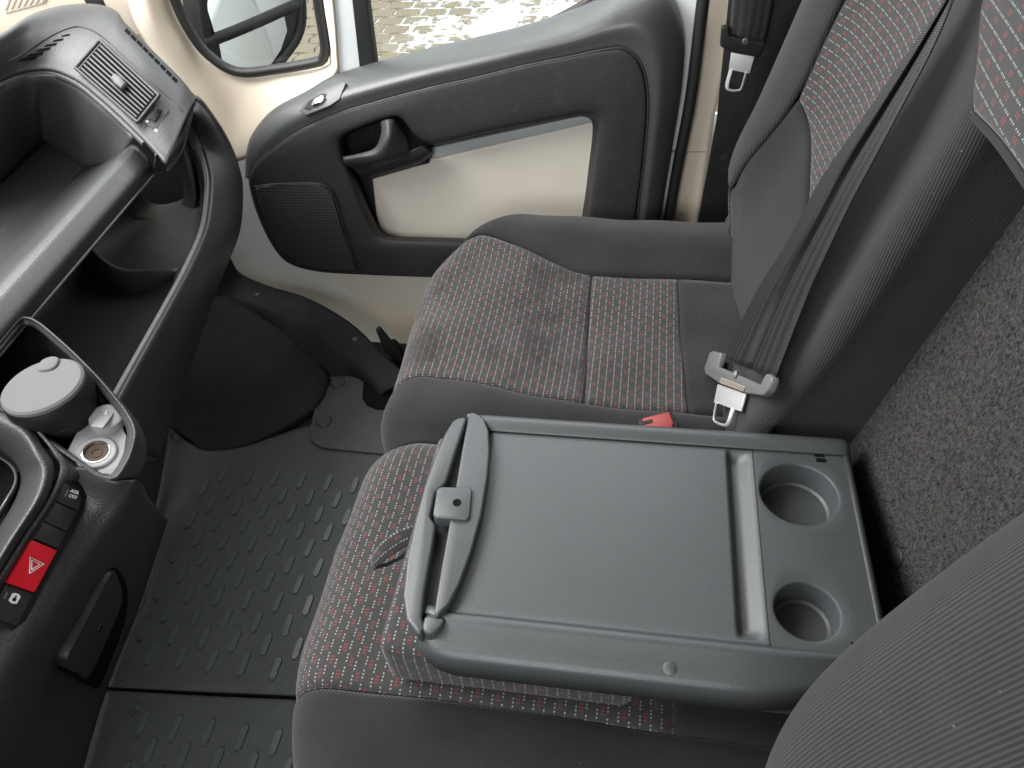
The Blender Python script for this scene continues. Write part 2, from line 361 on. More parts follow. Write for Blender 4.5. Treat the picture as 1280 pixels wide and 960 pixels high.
# ================================================================== outside: paving, van side, wing mirror
GZ = -0.75
gp = [(-12, -25), (60, -25), (60, 40), (-12, 40)]
ground = add('ground', gridmesh('ground', [[Vector((-12, -25, GZ - 0.012)), Vector((60, -25, GZ - 0.012))], [Vector((-12, 40, GZ - 0.012)), Vector((60, 40, GZ - 0.012))]]), 'joint'); tag(ground, kind='structure')
pa, pb, e = 0.098, 0.080, 0.016
po = [(-pa, -pb), (-pa * .45, -pb), (-pa * .25, -pb + e), (pa * .25, -pb + e), (pa * .45, -pb), (pa, -pb), (pa, -pb * .55), (pa + e * .9, -pb * .25), (pa + e * .9, pb * .25), (pa, pb * .55),
      (pa, pb), (pa * .45, pb), (pa * .25, pb + e), (-pa * .25, pb + e), (-pa * .45, pb), (-pa, pb), (-pa, pb * .55), (-pa + e * .9, pb * .25), (-pa + e * .9, -pb * .25), (-pa, -pb * .55)]
bm = bmesh.new(); nvv = len(po)
lo = [bm.verts.new((b, a, -0.02)) for a, b in po]; mi_ = [bm.verts.new((b, a, -0.006)) for a, b in po]; hi = [bm.verts.new((b * .95, a * .955, 0)) for a, b in po]
for i in range(nvv):
    k = (i + 1) % nvv; bm.faces.new((lo[i], lo[k], mi_[k], mi_[i])); bm.faces.new((mi_[i], mi_[k], hi[k], hi[i]))
bm.faces.new(hi); bmesh.ops.recalc_face_normals(bm, faces=bm.faces)
pme = bpy.data.meshes.new('paver'); bm.to_mesh(pme); bm.free(); pme.materials.append(M['paver'])
cand = []
for i in range(-4, 40):
    for j in range(-20, 40):
        x = 3.9 + i * 0.168; y = j * 0.205 + (0.1025 if i % 2 else 0)
        d = Vector((x, y, GZ)) - CP; cxv = d.x * AX + d.y * AY + d.z * AZ
        u, v = 640 + F * cxv.x / cxv.z, 480 - F * cxv.y / cxv.z
        if v > -30 and v < 110 and (440 < u < 790 or 225 < u < 420): cand.append((x, y, u, v))
cand.sort(key=lambda c: -c[3])
for x, y, u, v in cand[:300]:
    o = bpy.data.objects.new('paver', pme); COL.objects.link(o); o.location = (x, y, GZ + random.uniform(-.002, .002)); o.rotation_euler = (random.uniform(-.006, .006), random.uniform(-.006, .006), random.uniform(-.01, .01))
    o.parent = ground
body = add('van_side', gridmesh('van_side', [[Vector((1.68, -0.5, 1.5)), Vector((1.68, -5.2, 1.5))], [Vector((1.74, -0.5, 0.3)), Vector((1.74, -5.2, 0.3))], [Vector((1.74, -0.5, -0.35)), Vector((1.74, -5.2, -0.35))]]), 'white')
s = body.modifiers.new('t', 'SOLIDIFY'); s.thickness = 0.03; s.offset = 0
tag(body, 'white painted side of the van behind the door, seen only in the wing mirror', 'van side')

# wing mirror outside the quarter window
wm = thing('wing_mirror', 'black two-part wing mirror outside the small quarter window', 'wing mirror', loc=P(320, 40, x=1.95))
mn = Vector((-0.585, -0.81, 0.02)).normalized(); mo = P(320, 40, x=1.98)
mp_ = lambda L: [onplane(u, v, mo, mn) for u, v in L]
prism('housing', mp_([(252, -50), (300, -62), (352, -60), (376, -40), (384, 0), (384, 32), (374, 58), (352, 84), (325, 104), (290, 112), (272, 98), (262, 60), (250, 10)]), -mn * 0.10, 'black', wm, 0.008, 3, 3)
prism('upper_mirror', mp_([(262, -48), (345, -50), (364, -30), (366, 2), (330, 18), (268, 43), (258, 10)]), mn * 0.004, 'mirror', wm, 0.0, 2, 0)
prism('lower_mirror', mp_([(273, 55), (330, 30), (354, 18), (358, 38), (350, 62), (334, 86), (300, 100), (280, 92)]), mn * 0.004, 'mirror', wm, 0.0, 2, 0)
tube('divider_bar', [onplane(u, v, mo + mn * .006, mn) for u, v in ((255, 54), (290, 41), (330, 24), (372, 5))], 0.014, 'black', wm)
tube('rim', [onplane(u, v, mo + mn * .004, mn) for u, v in ((350, -55), (374, -35), (377, 5), (374, 40), (362, 62), (342, 85), (315, 103), (282, 108), (266, 80), (256, 30), (250, -30))], 0.012, 'black', wm)

# ================================================================== cab shell
def sheet(name, pts, mt, thick=0.01):
    return prism(name, pts, (0, 0, -thick), mt)
floor = prism('floor', [Vector(p) for p in ((-0.2, -0.6, -0.008), (1.40, -0.6, -0.008), (1.40, 1.6, -0.008), (-0.2, 1.6, -0.008))], (0, 0, -0.03), 'carpetblack'); tag(floor, kind='structure')
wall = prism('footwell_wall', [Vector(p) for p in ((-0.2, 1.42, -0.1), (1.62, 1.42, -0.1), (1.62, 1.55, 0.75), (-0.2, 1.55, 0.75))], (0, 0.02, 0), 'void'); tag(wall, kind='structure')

leak_panel = prism('unseen_leak_panel', [Vector(p) for p in ((-.85, 1.32, .66), (1.56, 1.32, .66), (1.56, 1.62, .66), (-.85, 1.62, .66))], (0, 0, -.02), 'dash'); tag(leak_panel, kind='structure')  # hidden panel added to stop light leaking down into the footwell
unseen_roof = prism('unseen_roof', [Vector(p) for p in ((-.85, -.75, 1.80), (1.60, -.75, 1.80), (1.60, .62, 1.80), (-.85, .62, 1.80))], (0, 0, .03), 'beige'); tag(unseen_roof, kind='structure')  # out of view, added to keep overhead sky light off the seats
rb_ = prism('unseen_rear_bulkhead', [Vector(p) for p in ((-.85, -.74, -.1), (1.60, -.74, -.1), (1.60, -.74, 1.80), (-.85, -.74, 1.80))], (0, -.02, 0), 'felt'); tag(rb_, kind='structure')  # unseen, added to block sky light from behind
dd = prism('unseen_driver_wall', [Vector(p) for p in ((-.85, -.74, -.1), (-.85, 1.3, -.1), (-.85, 1.3, .92), (-.85, -.1, .92), (-.85, -.2, 1.80), (-.85, -.74, 1.80))], (-.02, 0, 0), 'dash_dark'); tag(dd, kind='structure')  # unseen, added to limit light from the driver side to the window

# ---- beige front pillar trim round the quarter window
pt = thing('pillar_trim', 'beige plastic pillar trim curving round the quarter window', 'pillar trim', loc=(1.55, 1.0, 0.5))
outer = [(150, -90, 1.60), (165, 20, 1.56), (215, 100, 1.50), (245, 145, 1.47), (288, 200, 1.48), (325, 185, 1.52), (355, 150, 1.53), (418, 102, 1.55), (425, 60, 1.57), (412, -90, 1.57)]
inner = [(196, -90, 1.60), (214, 0, 1.60), (234, 42, 1.60), (258, 74, 1.60), (298, 96, 1.60), (330, 96, 1.60), (352, 92, 1.60), (404, 84, 1.60), (412, 60, 1.60), (396, -90, 1.60)]
midr = [((a[0] * .55 + b[0] * .45), (a[1] * .55 + b[1] * .45), 1.545) for a, b in zip(outer, inner)]
lip_ = [(a[0] + 3 if a[0] < 300 else a[0] - 2, a[1] - 3, 1.63) for a in inner]
trim = patch('trim_panel', [pxx(outer), pxx(midr), pxx(inner), pxx(lip_)], 'beige', pt, 8, 6, 0.006)
seal_line = [(203, -60), (219, 0), (238, 40), (262, 70), (298, 90), (348, 86), (394, 78), (404, 72), (406, 55), (398, 5), (390, -60)]
tube('window_seal', px(seal_line, x=1.59), 0.011, 'seal', pt, 6, 10)
prism('glass', px([(200, -70), (219, 0), (238, 40), (262, 70), (298, 90), (348, 86), (400, 78), (407, 60), (398, 0), (388, -70)], x=1.605), (0.004, 0, 0), 'glass', pt)
pill = prism('pillar_base', px([(-120, -90), (190, -90), (178, 45), (120, 40), (37, 45), (-120, 100)], x=1.585), (0.03, 0, 0), 'beige', pt, 0.004)
onsurf('pillar_gap', [(101, -8), (124, -8), (134, 14), (112, 14)], pill, 0.003, 'seal', pt, 0.001)
gr = onsurf('speaker_surround', [(2, -10), (62, -10), (56, 4), (6, 17)], pill, 0.003, 'beige', pt, 0.001)
for k in range(7):
    u0 = 6 + k * 7.5
    onsurf('grille_slot', [(u0, 13 - k * 1.6), (u0 + 2.2, 12.5 - k * 1.6), (u0 + 10, -8), (u0 + 7.6, -8)], pill, 0.0045, 'tan', pt)

# ---- passenger door
dr = thing('passenger_door', 'closed passenger door with black trim and cream inset panel', 'door', loc=(1.55, 0.4, 0.0))
prism('inner_skin', px([(255, 175), (300, 158), (420, 110), (640, 60), (860, 20), (868, 60), (840, 300), (820, 520), (480, 560), (455, 470), (380, 400), (290, 365), (265, 300)], x=1.56), (0.03, 0, 0), 'white', dr, 0.003)
prism('frame_strip', px([(838, -70), (896, -70), (874, 40), (836, 320), (805, 320), (842, 90)], x=1.53), (0.03, 0, 0), 'white', dr, 0.004)
prism('window_divider', px([(394, -90), (437, -90), (441, 0), (452, 92), (420, 108), (404, 0)], x=1.555), (0.03, 0, 0), 'white', dr, 0.003)
prism('divider_seal', px([(437, -90), (458, -90), (458, 0), (469, 84), (450, 94), (440, 0)], x=1.553), (0.03, 0, 0), 'seal', dr, 0.003)
prism('window_glass', px([(440, -110), (860, -110), (800, 10), (690, 45), (455, 100)], x=1.585), (0.004, 0, 0), 'glass', dr)
tube('window_edge_seal', px([(640, 50), (690, 27), (712, 16), (738, 0), (760, -25), (775, -60)], x=1.55), 0.009, 'seal', dr)
prism('lower_panel', px([(405, 335), (620, 330), (620, 520), (540, 470), (500, 428)], x=1.545), (0.02, 0, 0), 'beigefab', dr, 0.004)

patch('outer_skin', [[Vector((1.69, .95, .48)), Vector((1.70, .2, .48)), Vector((1.69, -.48, .48))], [Vector((1.735, .95, .2)), Vector((1.75, .2, .2)), Vector((1.735, -.48, .2))], [Vector((1.735, .95, -.3)), Vector((1.74, .2, -.3)), Vector((1.735, -.48, -.3))]], 'white', dr, 4, 4, .01)
# black trim: cap (upper rounded ledge) and face ring round the inset
cap_o = [(306, 222), (308, 192), (316, 168), (342, 138), (384, 115), (425, 93), (520, 66), (600, 47), (660, 32), (720, 12), (780, -14), (828, -12), (852, 35), (852, 100), (840, 180), (822, 290)]
cap_i = [(312, 224), (318, 207), (334, 190), (366, 167), (400, 150), (440, 135), (520, 113), (590, 97), (650, 82), (710, 70), (760, 60), (785, 62), (803, 82), (810, 125), (806, 190), (795, 300)]
ob = [1.50, 1.50, 1.51, 1.52, 1.53, 1.55, 1.555, 1.555, 1.555, 1.555, 1.55, 1.54, 1.53, 1.525, 1.525, 1.525]
row0 = [P(u, v, x=x + .02) for (u, v), x in zip(cap_o, ob)]
row1 = [P(u, v, x=x - .03) for (u, v), x in zip(cap_o, ob)]
mid = [(a[0] * .45 + b[0] * .55, a[1] * .45 + b[1] * .55) for a, b in zip(cap_o, cap_i)]
row2 = [P(u, v, x=1.455) for (u, v) in mid]
row3 = [P(u, v, x=1.452) for (u, v) in cap_i]
cap = patch('trim_cap', [row0, row1, row2, row3], 'doorcap', dr, 8, 8, 0.004)
fo = [(312, 222), (320, 206), (336, 191), (368, 168), (402, 151), (442, 136), (522, 114), (592, 98), (652, 83), (712, 71), (762, 62), (784, 64), (801, 84), (808, 125), (804, 190), (795, 262), (780, 335), (700, 348), (620, 347), (530, 346), (450, 343), (395, 339), (360, 328), (340, 305), (324, 272), (314, 240)]
fi = [(436, 210), (430, 195), (428, 175), (436, 165), (455, 157), (480, 148), (500, 146), (520, 170), (545, 180), (600, 167), (690, 150), (728, 143), (744, 146), (748, 160), (743, 205), (735, 262), (725, 300), (680, 304), (620, 302), (560, 300), (520, 299), (492, 298), (476, 293), (464, 275), (453, 250), (443, 225)]
A = px(fo, x=1.452); B = px(fi, x=1.448)
A0 = px(fo, x=1.475)
Bi = [p + (Vector((0, 0, 0))) for p in px(fi, x=1.462)]; cen = sum((q for q in B), Vector()) / len(B)
Bb = [P(u, v, x=1.535) + (cen - P(u, v, x=1.452)) * 0.045 for u, v in fi]
def ringpatch(name, rows, mt, parent, nv=4, nu=4, thick=0.003): return patch(name, rows, mt, parent, nu, nv, thick, True)
M1 = [a.lerp(b, .12) + Vector((-.006, 0, 0)) for a, b in zip(A, B)]; M2 = [a.lerp(b, .86) + Vector((-.008, 0, 0)) for a, b in zip(A, B)]
face = ringpatch('trim_face', [A0, A, M1, M2, Bi, Bb], 'door', dr)
prism('inset_panel', px([(425, 140), (780, 120), (775, 340), (440, 330)], x=1.53), (0.012, 0, 0), 'dash_dark', dr)
prism('cream_panel', px([(464, 216), (540, 199), (742, 153), (744, 158), (734, 290), (726, 306), (484, 302), (476, 296), (470, 270)], x=1.522), (0.012, 0, 0), 'beigefab', dr, 0.006, 4)
prism('pale_strip', px([(537, 186), (742, 142), (744, 152), (540, 199)], x=1.519), (0.012, 0, 0), 'greystrip', dr, 0.002)
tube('trim_seam', [p + Vector((-.003, 0, 0)) for p in px([(314, 226), (320, 206), (336, 190), (368, 167), (402, 150), (442, 135), (522, 113), (592, 97), (652, 82), (712, 70), (762, 60), (785, 62), (803, 82), (810, 125), (806, 190), (795, 280)], x=1.455)], 0.0022, 'dash', dr, 5, 6)
# speaker grille
prism('speaker_grille', px([(319, 236), (345, 232), (385, 231), (402, 233), (414, 243), (424, 275), (444, 337), (400, 336), (372, 328), (350, 312), (335, 285), (325, 260)], x=1.434), (0.014, 0, 0), 'mesh', dr, 0.002)
tube('grille_border', px([(318, 233), (345, 230), (385, 229), (404, 231), (417, 242), (428, 277), (447, 338)], x=1.434), 0.002, 'door', dr, 4, 6)
# handle: cup, pull lever with upright tab, bezel
prism('handle_cup', px([(432, 172), (440, 164), (500, 145), (526, 176), (540, 184), (536, 204), (455, 225), (436, 205)], x=1.512), (0.012, 0, 0), 'black', dr)
hb = patch('handle_lever', [
    [P(428, 196, x=1.428), P(448, 192, x=1.420), P(468, 185, x=1.416), P(476, 168, x=1.424), P(476, 152, x=1.440)],
    [P(429, 200, x=1.420), P(450, 197, x=1.410), P(472, 192, x=1.404), P(485, 170, x=1.412), P(484, 149, x=1.434)],
    [P(431, 205, x=1.424), P(455, 205, x=1.414), P(482, 199, x=1.408), P(494, 175, x=1.418), P(493, 150, x=1.438)],
    [P(436, 209, x=1.440), P(462, 211, x=1.436), P(505, 196, x=1.432), P(510, 178, x=1.440), P(499, 156, x=1.450)]], 'dash_dark', dr, 6, 6, 0.008)
patch('handle_base', [[P(440, 209, x=1.447), P(480, 203, x=1.440), P(515, 188, x=1.440), P(528, 182, x=1.452)], [P(450, 220, x=1.46), P(485, 213, x=1.45), P(520, 202, x=1.45), P(538, 190, x=1.46)], [P(458, 226, x=1.515), P(490, 217, x=1.515), P(522, 207, x=1.515), P(540, 196, x=1.515)]], 'door', dr, 5, 5, 0.003)
# window switch
sw = onsurf('switch_plate', [(374, 139), (383, 126), (400, 114), (428, 102), (432, 104), (424, 124), (412, 132), (382, 144)], cap, 0.002, 'doorcap', dr, 0.001)
onsurf('switch_recess', [(380, 136), (386, 126), (402, 117), (408, 117), (404, 128), (386, 138)], sw, 0.0012, 'black', dr, 0.0005)
onsurf('switch_toggle', [(388, 131), (392, 123), (402, 118), (405, 122), (401, 128), (391, 133)], sw, 0.008, 'chrome', dr, 0.003)

# ---- lock pillar by the door, behind the seat
bp = thing('door_pillar', 'beige lock pillar trim with black seal beside the seat', 'pillar trim', loc=(1.5, -0.1, 0))
tube('door_seal', px([(888, -60), (879, 0), (864, 120), (846, 215), (832, 300), (826, 360)], x=1.50), 0.012, 'seal', bp, 6, 10)
prism('beige_trim', px([(882, -70), (950, -70), (925, 20), (893, 150), (873, 290), (868, 380), (818, 380), (838, 270), (868, 130)], x=1.52), (0.04, 0, 0), 'beige', bp, 0.012, 4)
prism('lower_trim_edge', px([(840, 190), (884, 189), (884, 190.5), (840, 191.5)], x=1.5185), (0.01, 0, 0), 'tan', bp)
prism('black_cover', px([(918, -70), (1080, -70), (1000, 380), (862, 380), (872, 280), (896, 150)], x=1.50), (0.01, 0, 0), 'black', bp, 0.003)

# ================================================================== floor coverings
fm = thing('floor_mat', 'dark rubber passenger floor mat with raised oblong ribs and clip tab', 'floor mat', loc=(0.75, 0.7, 0))
matp = patch('sheet', [[P(212, 535, z=.05), P(250, 557, z=.014), P(330, 548, z=.004), P(400, 530, z=.003), P(480, 545, z=.003), P(560, 560, z=.003)],
      [P(205, 580, z=.05), P(246, 588, z=.008), P(330, 572, z=.004), P(400, 572, z=.003), P(480, 580, z=.003), P(560, 590, z=.003)],
      [P(190, 660, z=.04), P(213, 660, z=.006), P(300, 660, z=.004), P(400, 662, z=.003), P(480, 665, z=.003), P(560, 670, z=.003)],
      [P(165, 750, z=.03), P(180, 750, z=.006), P(270, 752, z=.006), P(390, 757, z=.008), P(480, 762, z=.003), P(560, 770, z=.003)],
      [P(155, 785, z=.03), P(168, 785, z=.004), P(270, 782, z=.003), P(390, 790, z=.003), P(480, 790, z=.003), P(560, 800, z=.003)],
      [P(125, 855, z=.03), P(137, 858, z=.004), P(260, 864, z=.003), P(384, 870, z=.003), P(480, 880, z=.003), P(560, 885, z=.003)]], 'rubber', fm, 8, 8, 0.005)
ribme = None
def rib_mesh(L=0.044, W=0.0138):
    bm = bmesh.new(); n = 6; lo, hi = [], []
    for k in range(2 * n):
        a = math.pi * (k % n) / (n - 1); s = 1 if k < n else -1
        x = s * (L / 2 - W / 2) + s * math.sin(a) * W / 2; y = s * math.cos(a) * W / 2
        lo.append(bm.verts.new((x, y, -0.003))); hi.append(bm.verts.new((x * .95, y * .78, 0.0042)))
    for i in range(2 * n): k = (i + 1) % (2 * n); bm.faces.new((lo[i], lo[k], hi[k], hi[i]))
    bm.faces.new(hi); bmesh.ops.recalc_face_normals(bm, faces=bm.faces)
    me = bpy.data.meshes.new('rib'); bm.to_mesh(me); bm.free(); me.materials.append(M['ribrubber'])
    for p in me.polygons: p.use_smooth = True
    me.set_sharp_from_angle(angle=math.radians(30)); return me
M['ribrubber'] = plastic('rib_rubber', (0.066, 0.073, 0.074), 0.36, 900, 0.0002, 0.5, 0.1, 0.03)
ribme = rib_mesh()
def put_ribs(surf, parent, x0, x1, y0, y1, dx=0.0415, dy=0.0615, ph=0.0):
    i = 0; x = x0
    while x < x1:
        y = y0 + (dy / 2 if i % 2 else 0) + i * 0.004 % dy
        while y < y1:
            bv = _bvh.get(surf.name) or (hit(300, 700, surf) and _bvh[surf.name])
            r = bv.ray_cast(Vector((x, y, 0.3)), Vector((0, 0, -1)))
            if r[0] is not None and r[0].z < 0.012:
                o = bpy.data.objects.new('rib', ribme); COL.objects.link(o); o.location = r[0]; o.parent = parent
                o.matrix_parent_inverse = Matrix.Translation(-parent.matrix_world.translation)
                nn = r[1] if r[1].z > 0 else -r[1]
                rx = (Vector((1, random.uniform(-.02, .02), 0)) - nn * nn.x).normalized(); o.rotation_euler = Matrix((rx, nn.cross(rx), nn)).transposed().to_euler()
            y += dy
        x += dx; i += 1
put_ribs(matp, fm, 0.513, 0.93, 0.475, 0.915)
tabp = prism('clip_tab', px([(402, 468), (440, 466), (456, 466), (453, 497), (458, 506), (470, 511), (560, 514), (560, 572), (478, 567), (402, 559), (389, 551), (387, 538)], z=.010), (0, 0, -.005), 'rubber', fm, 0.002)
for u, v in ((422, 479), (405, 527)): lathe('clip_button', [(0.0, 0.004), (0.016, 0.0035), (0.0185, 0.001), (0.019, -0.004)], P(u, v, z=.0105), (0, 0, 1), 'dash_dark', fm)
c0, cn = hit(217, 549, matp)
lathe('eyelet', [(0.004, -0.004), (0.007, 0.002), (0.0105, 0.005), (0.0135, 0.003), (0.015, -0.003)], c0, cn, 'dash', fm, 24)
fm2 = thing('floor_mat', 'dark rubber floor mat on the driver side of the crosswise joint', 'floor mat', loc=(0.3, 0.7, 0))
matq = patch('sheet', [[P(60, 862, z=.03), P(134, 863, z=.0), P(260, 870, z=-.001), P(384, 876, z=-.001), P(520, 890, z=-.001)],
      [P(40, 900, z=.03), P(110, 910, z=-.001), P(250, 920, z=-.002), P(390, 930, z=-.002), P(520, 940, z=-.002)],
      [P(-40, 1060, z=.03), P(60, 1060, z=-.001), P(230, 1060, z=-.002), P(390, 1060, z=-.002), P(520, 1060, z=-.002)]], 'rubber', fm2, 8, 8, 0.005)
put_ribs(matq, fm2, 0.185, 0.43, 0.44, 0.80)
c0, cn = hit(172, 885, matq)
tube('stud_ring', [c0 + Vector((math.cos(a) * .012, math.sin(a) * .012, .001)) for a in [k * math.pi / 6 for k in range(12)]], 0.0018, 'ribrubber', fm2, 2, 6, True)
lathe('stud', [(0, .003), (0.005, .002), (0.006, -.002)], c0, cn, 'ribrubber', fm2, 16)

tb0 = pz([(205, 525, .06), (235, 545, .03), (252, 557, .020), (300, 552, .018), (345, 535, .018), (394, 505, .018), (412, 472, .02)])
tb3 = pz([(150, 330, .16), (190, 335, .15), (215, 340, .14), (250, 352, .12), (290, 372, .10), (335, 400, .08), (385, 434, .05)])
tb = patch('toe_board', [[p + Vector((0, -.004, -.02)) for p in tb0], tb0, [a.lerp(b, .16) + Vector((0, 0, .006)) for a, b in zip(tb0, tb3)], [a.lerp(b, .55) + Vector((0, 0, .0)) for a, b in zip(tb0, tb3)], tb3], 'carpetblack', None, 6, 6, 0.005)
tag(tb, 'smooth dark toe board sloping up under the dashboard', 'toe board')
wa = thing('wheel_arch_trim', 'black plastic sill trim with two screws below the door', 'sill trim', loc=(1.4, 0.8, 0))
wat = patch('trim_panel', [[P(250, 300, x=1.52), P(284, 318, x=1.52), P(300, 341, x=1.52), P(335, 357, x=1.49), P(378, 370, x=1.45), P(418, 390, z=.095), P(450, 413, z=.075), P(478, 442, z=.055), P(510, 470, z=.045)],
      [P(245, 318, x=1.46), P(275, 345, x=1.46), P(300, 362, x=1.46), P(335, 373, x=1.435), P(375, 388, x=1.395), P(412, 410, z=.085), P(440, 430, z=.066), P(468, 455, z=.05), P(500, 480, z=.04)],
      [P(235, 345, x=1.42), P(262, 368, x=1.42), P(300, 384, x=1.42), P(330, 390, x=1.39), P(366, 406, x=1.35), P(400, 428, z=.07), P(425, 444, z=.055), P(450, 462, z=.04), P(480, 490, z=.03)],
      [P(232, 380, x=1.40), P(255, 400, x=1.40), P(300, 420, x=1.40), P(330, 432, x=1.35), P(360, 447, z=.03), P(390, 464, z=.016), P(412, 472, z=.008), P(446, 474, z=.006), P(476, 500, z=.006)],
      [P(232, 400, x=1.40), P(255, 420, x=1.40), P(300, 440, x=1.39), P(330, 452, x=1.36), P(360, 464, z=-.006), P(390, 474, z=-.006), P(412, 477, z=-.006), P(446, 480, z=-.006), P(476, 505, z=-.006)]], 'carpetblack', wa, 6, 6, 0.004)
for u, v in ((322, 368), (444, 424)):
    c0, cn = hit(u, v, wat); lathe('screw', [(0, .001), (.0035, .0012), (.004, .003), (.0065, .0025), (.0072, -.001)], c0, cn, 'dash', wa, 18)
lv = thing('seat_lever', 'small black forked lever beside the passenger seat base', 'lever', loc=P(485, 450, x=1.3))
prism('blade', px([(469, 412), (474, 411), (488, 428), (500, 442), (503, 455), (494, 452), (480, 440)], x=1.30), (0.012, 0, 0), 'black', lv, 0.003)
prism('fork', px([(484, 428), (492, 426), (503, 436), (504, 446), (492, 440)], x=1.318), (0.01, 0, 0), 'black', lv, 0.002)
well = prism('well_shade_slab', px([(456, 466), (500, 440), (560, 440), (560, 512), (470, 510), (458, 505), (453, 497)], z=.016), (0, 0, -.02), 'void', None, 0.003)  # dark slab over the floor, standing for the shade in a hole


# ================================================================== dashboard
ds = thing('dashboard', 'grey plastic dashboard with air vent, open tray and lower shelf', 'dashboard', loc=(1.0, 1.0, 0.3))
topb = [(-120, 90, .885), (-60, 64, .875), (0, 44, .865), (38, 21, .855), (76, 10, .848), (115, 8, .838), (142, 16, .83), (157, 34, .818), (190, 67, .79), (226, 103, .75), (243, 125, .72)]
botb = [(-120, 165, .80), (-60, 132, .80), (-12, 108, .795), (22, 93, .792), (50, 88, .788), (72, 91, .783), (98, 103, .772), (122, 122, .757), (150, 147, .738), (180, 176, .713), (207, 205, .69)]
def lerp3(a, b, t, dz=0.0): return (a[0] + (b[0] - a[0]) * t, a[1] + (b[1] - a[1]) * t, a[2] + (b[2] - a[2]) * t + dz)
rows = [pz([lerp3(a, b, -.04, -.03) for a, b in zip(topb, botb)]), pz(topb)] + [pz([lerp3(a, b, t, dz) for a, b in zip(topb, botb)]) for t, dz in ((.3, .006), (.62, .006), (.88, .003))] + [pz(botb), pz([(a[0] + 1.0, a[1] + 4, a[2] - .018) for a in botb])]
top = patch('dash_top', rows, 'dash', ds, 8, 8, 0.004)
# panel line running round the vent block
tube('panel_line', [hit(u, v, top)[0] for u, v in ((-20, 86), (20, 72), (60, 47), (92, 34), (110, 36), (130, 48), (165, 80), (200, 112), (228, 139))], 0.0016, 'dash_dark', ds, 5, 6)
# rim edge of the tray
tube('tray_rim', pz([(a[0] + 1, a[1] + 4, a[2] - .006) for a in botb[:10]]), 0.006, 'dash', ds, 6, 8)
# block end face
patch('vent_end', [pz([(243, 125, .72), (236, 134, .71), (228, 140, .705)]) , pz([(240, 150, .69), (233, 160, .685), (222, 168, .68)]), pz([(228, 185, .66), (222, 190, .655), (212, 198, .66)]), pz([(212, 212, .64), (206, 214, .64), (200, 216, .645)])], 'dash', ds, 4, 6, 0.004)
patch('vent_lower_face', [pz([(228, 140, .705), (222, 165, .68), (212, 198, .66), (204, 214, .645)]), pz([(212, 172, .70), (206, 190, .68), (200, 204, .665), (197, 214, .65)]), pz([(196, 195, .70), (196, 200, .69), (195, 206, .68), (194, 216, .655)])], 'dash_dark', ds, 5, 5, 0.004)
# main vent: recess, frame, slats, tab
def vq(u, v, lift=0.0):
    p, n_ = hit(u, v, top); return p + n_ * lift
V4 = [vq(99, 87), vq(127, 55), vq(197, 120), vq(172, 151)]
_c = sum(V4, Vector()) / 4
vn = (V4[1] - V4[0]).cross(V4[3] - V4[0]).normalized()
if vn.dot(CP - V4[0]) < 0: vn = -vn
_off = max((vq(99 + a * 28 + b * 73, 87 - a * 32 + b * 64) - _c).dot(vn) for a in (0, .25, .5, .75, 1) for b in (0, .25, .5, .75, 1))
V4 = [onplane(u, v, _c + vn * _off, vn) for u, v in ((99, 87), (127, 55), (197, 120), (172, 151))]
bil = lambda a, b, h=0: (V4[0].lerp(V4[1], a)).lerp(V4[3].lerp(V4[2], a), b) + vn * h
vent = prism('air_vent', [bil(a, b, -.001) for a, b in ((0, 0), (1, 0), (1, 1), (0, 1))], vn * .0035, 'void', ds, 0.001)
for (a0, b0, a1, b1) in ((-.04, -.03, 1.04, -.03), (1.04, -.03, 1.04, 1.03), (1.04, 1.03, -.04, 1.03), (-.04, 1.03, -.04, -.03)):
    tube('vent_frame', [bil(a0, b0, .003), bil(a1, b1, .003)], 0.0032, 'dash_dark', vent, 0, 8)
for k in range(8):
    a = (k + .55) / 8.1
    prism('slat', [bil(a - .024, .02, .0026), bil(a + .024, .02, .0026), bil(a + .024, .98, .0026), bil(a - .024, .98, .0026)], vn * .0012, 'dash', vent, 0.0008)
prism('vent_tab', [bil(.36, .47, .006), bil(.60, .47, .006), bil(.64, .56, .006), bil(.60, .68, .006), bil(.36, .68, .006), bil(.33, .56, .006)], vn * .010, 'dash', vent, 0.004, 3)
wp = onsurf('wheel_plate', [(180, 153), (196, 127), (211, 138), (195, 163)], top, .0006, 'dash', ds, 0.0005)
wh = onsurf('thumbwheel', [(187, 147), (197, 133), (203, 137), (193, 152)], wp, .003, 'dash_dark', ds, 0.001)
for k in range(6):
    t = (k + .5) / 6; u, v = 187 + t * 10, 147 - t * 14
    onsurf('wheel_rib', [(u - .5, v + .7), (u + .5, v - .7), (u + 6.3, v + 3.8), (u + 5.3, v + 5.2)], wh, .0008, 'dash', wh, 0.0002)
c0, cn = hit(202, 130, wp); lathe('dial_mark', [(0.0016, .0004), (.0018, .0006), (.0026, .0006), (.0028, -.0006)], c0, cn, 'print', ds, 14)
c0, cn = hit(184, 152, wp); lathe('dial_mark', [(0, .0006), (.0026, .0005), (.0028, -.0006)], c0, cn, 'print', ds, 14)
# demister vent with slanting louvres
for k in range(6):
    t = k / 5; u, v = 35 + t * 47, 74 - t * 30; q = 1 - .55 * t
    onsurf('demister_slot', [(u - 13 * q, v + 3 * q), (u - 7 * q, v - .8 * q), (u + 12 * q, v - 4.2 * q), (u + 9 * q, v + .2 * q)], top, 0.0008, 'void', ds)
for k in range(9):
    t = k / 9; u, v = 158 + t * 66, 35 + t * 67
    onsurf('side_slot', [(u, v), (u + 6, v + 6), (u + 4, v + 8.5), (u - 2, v + 2.5)], top, 0.0008, 'void', ds)

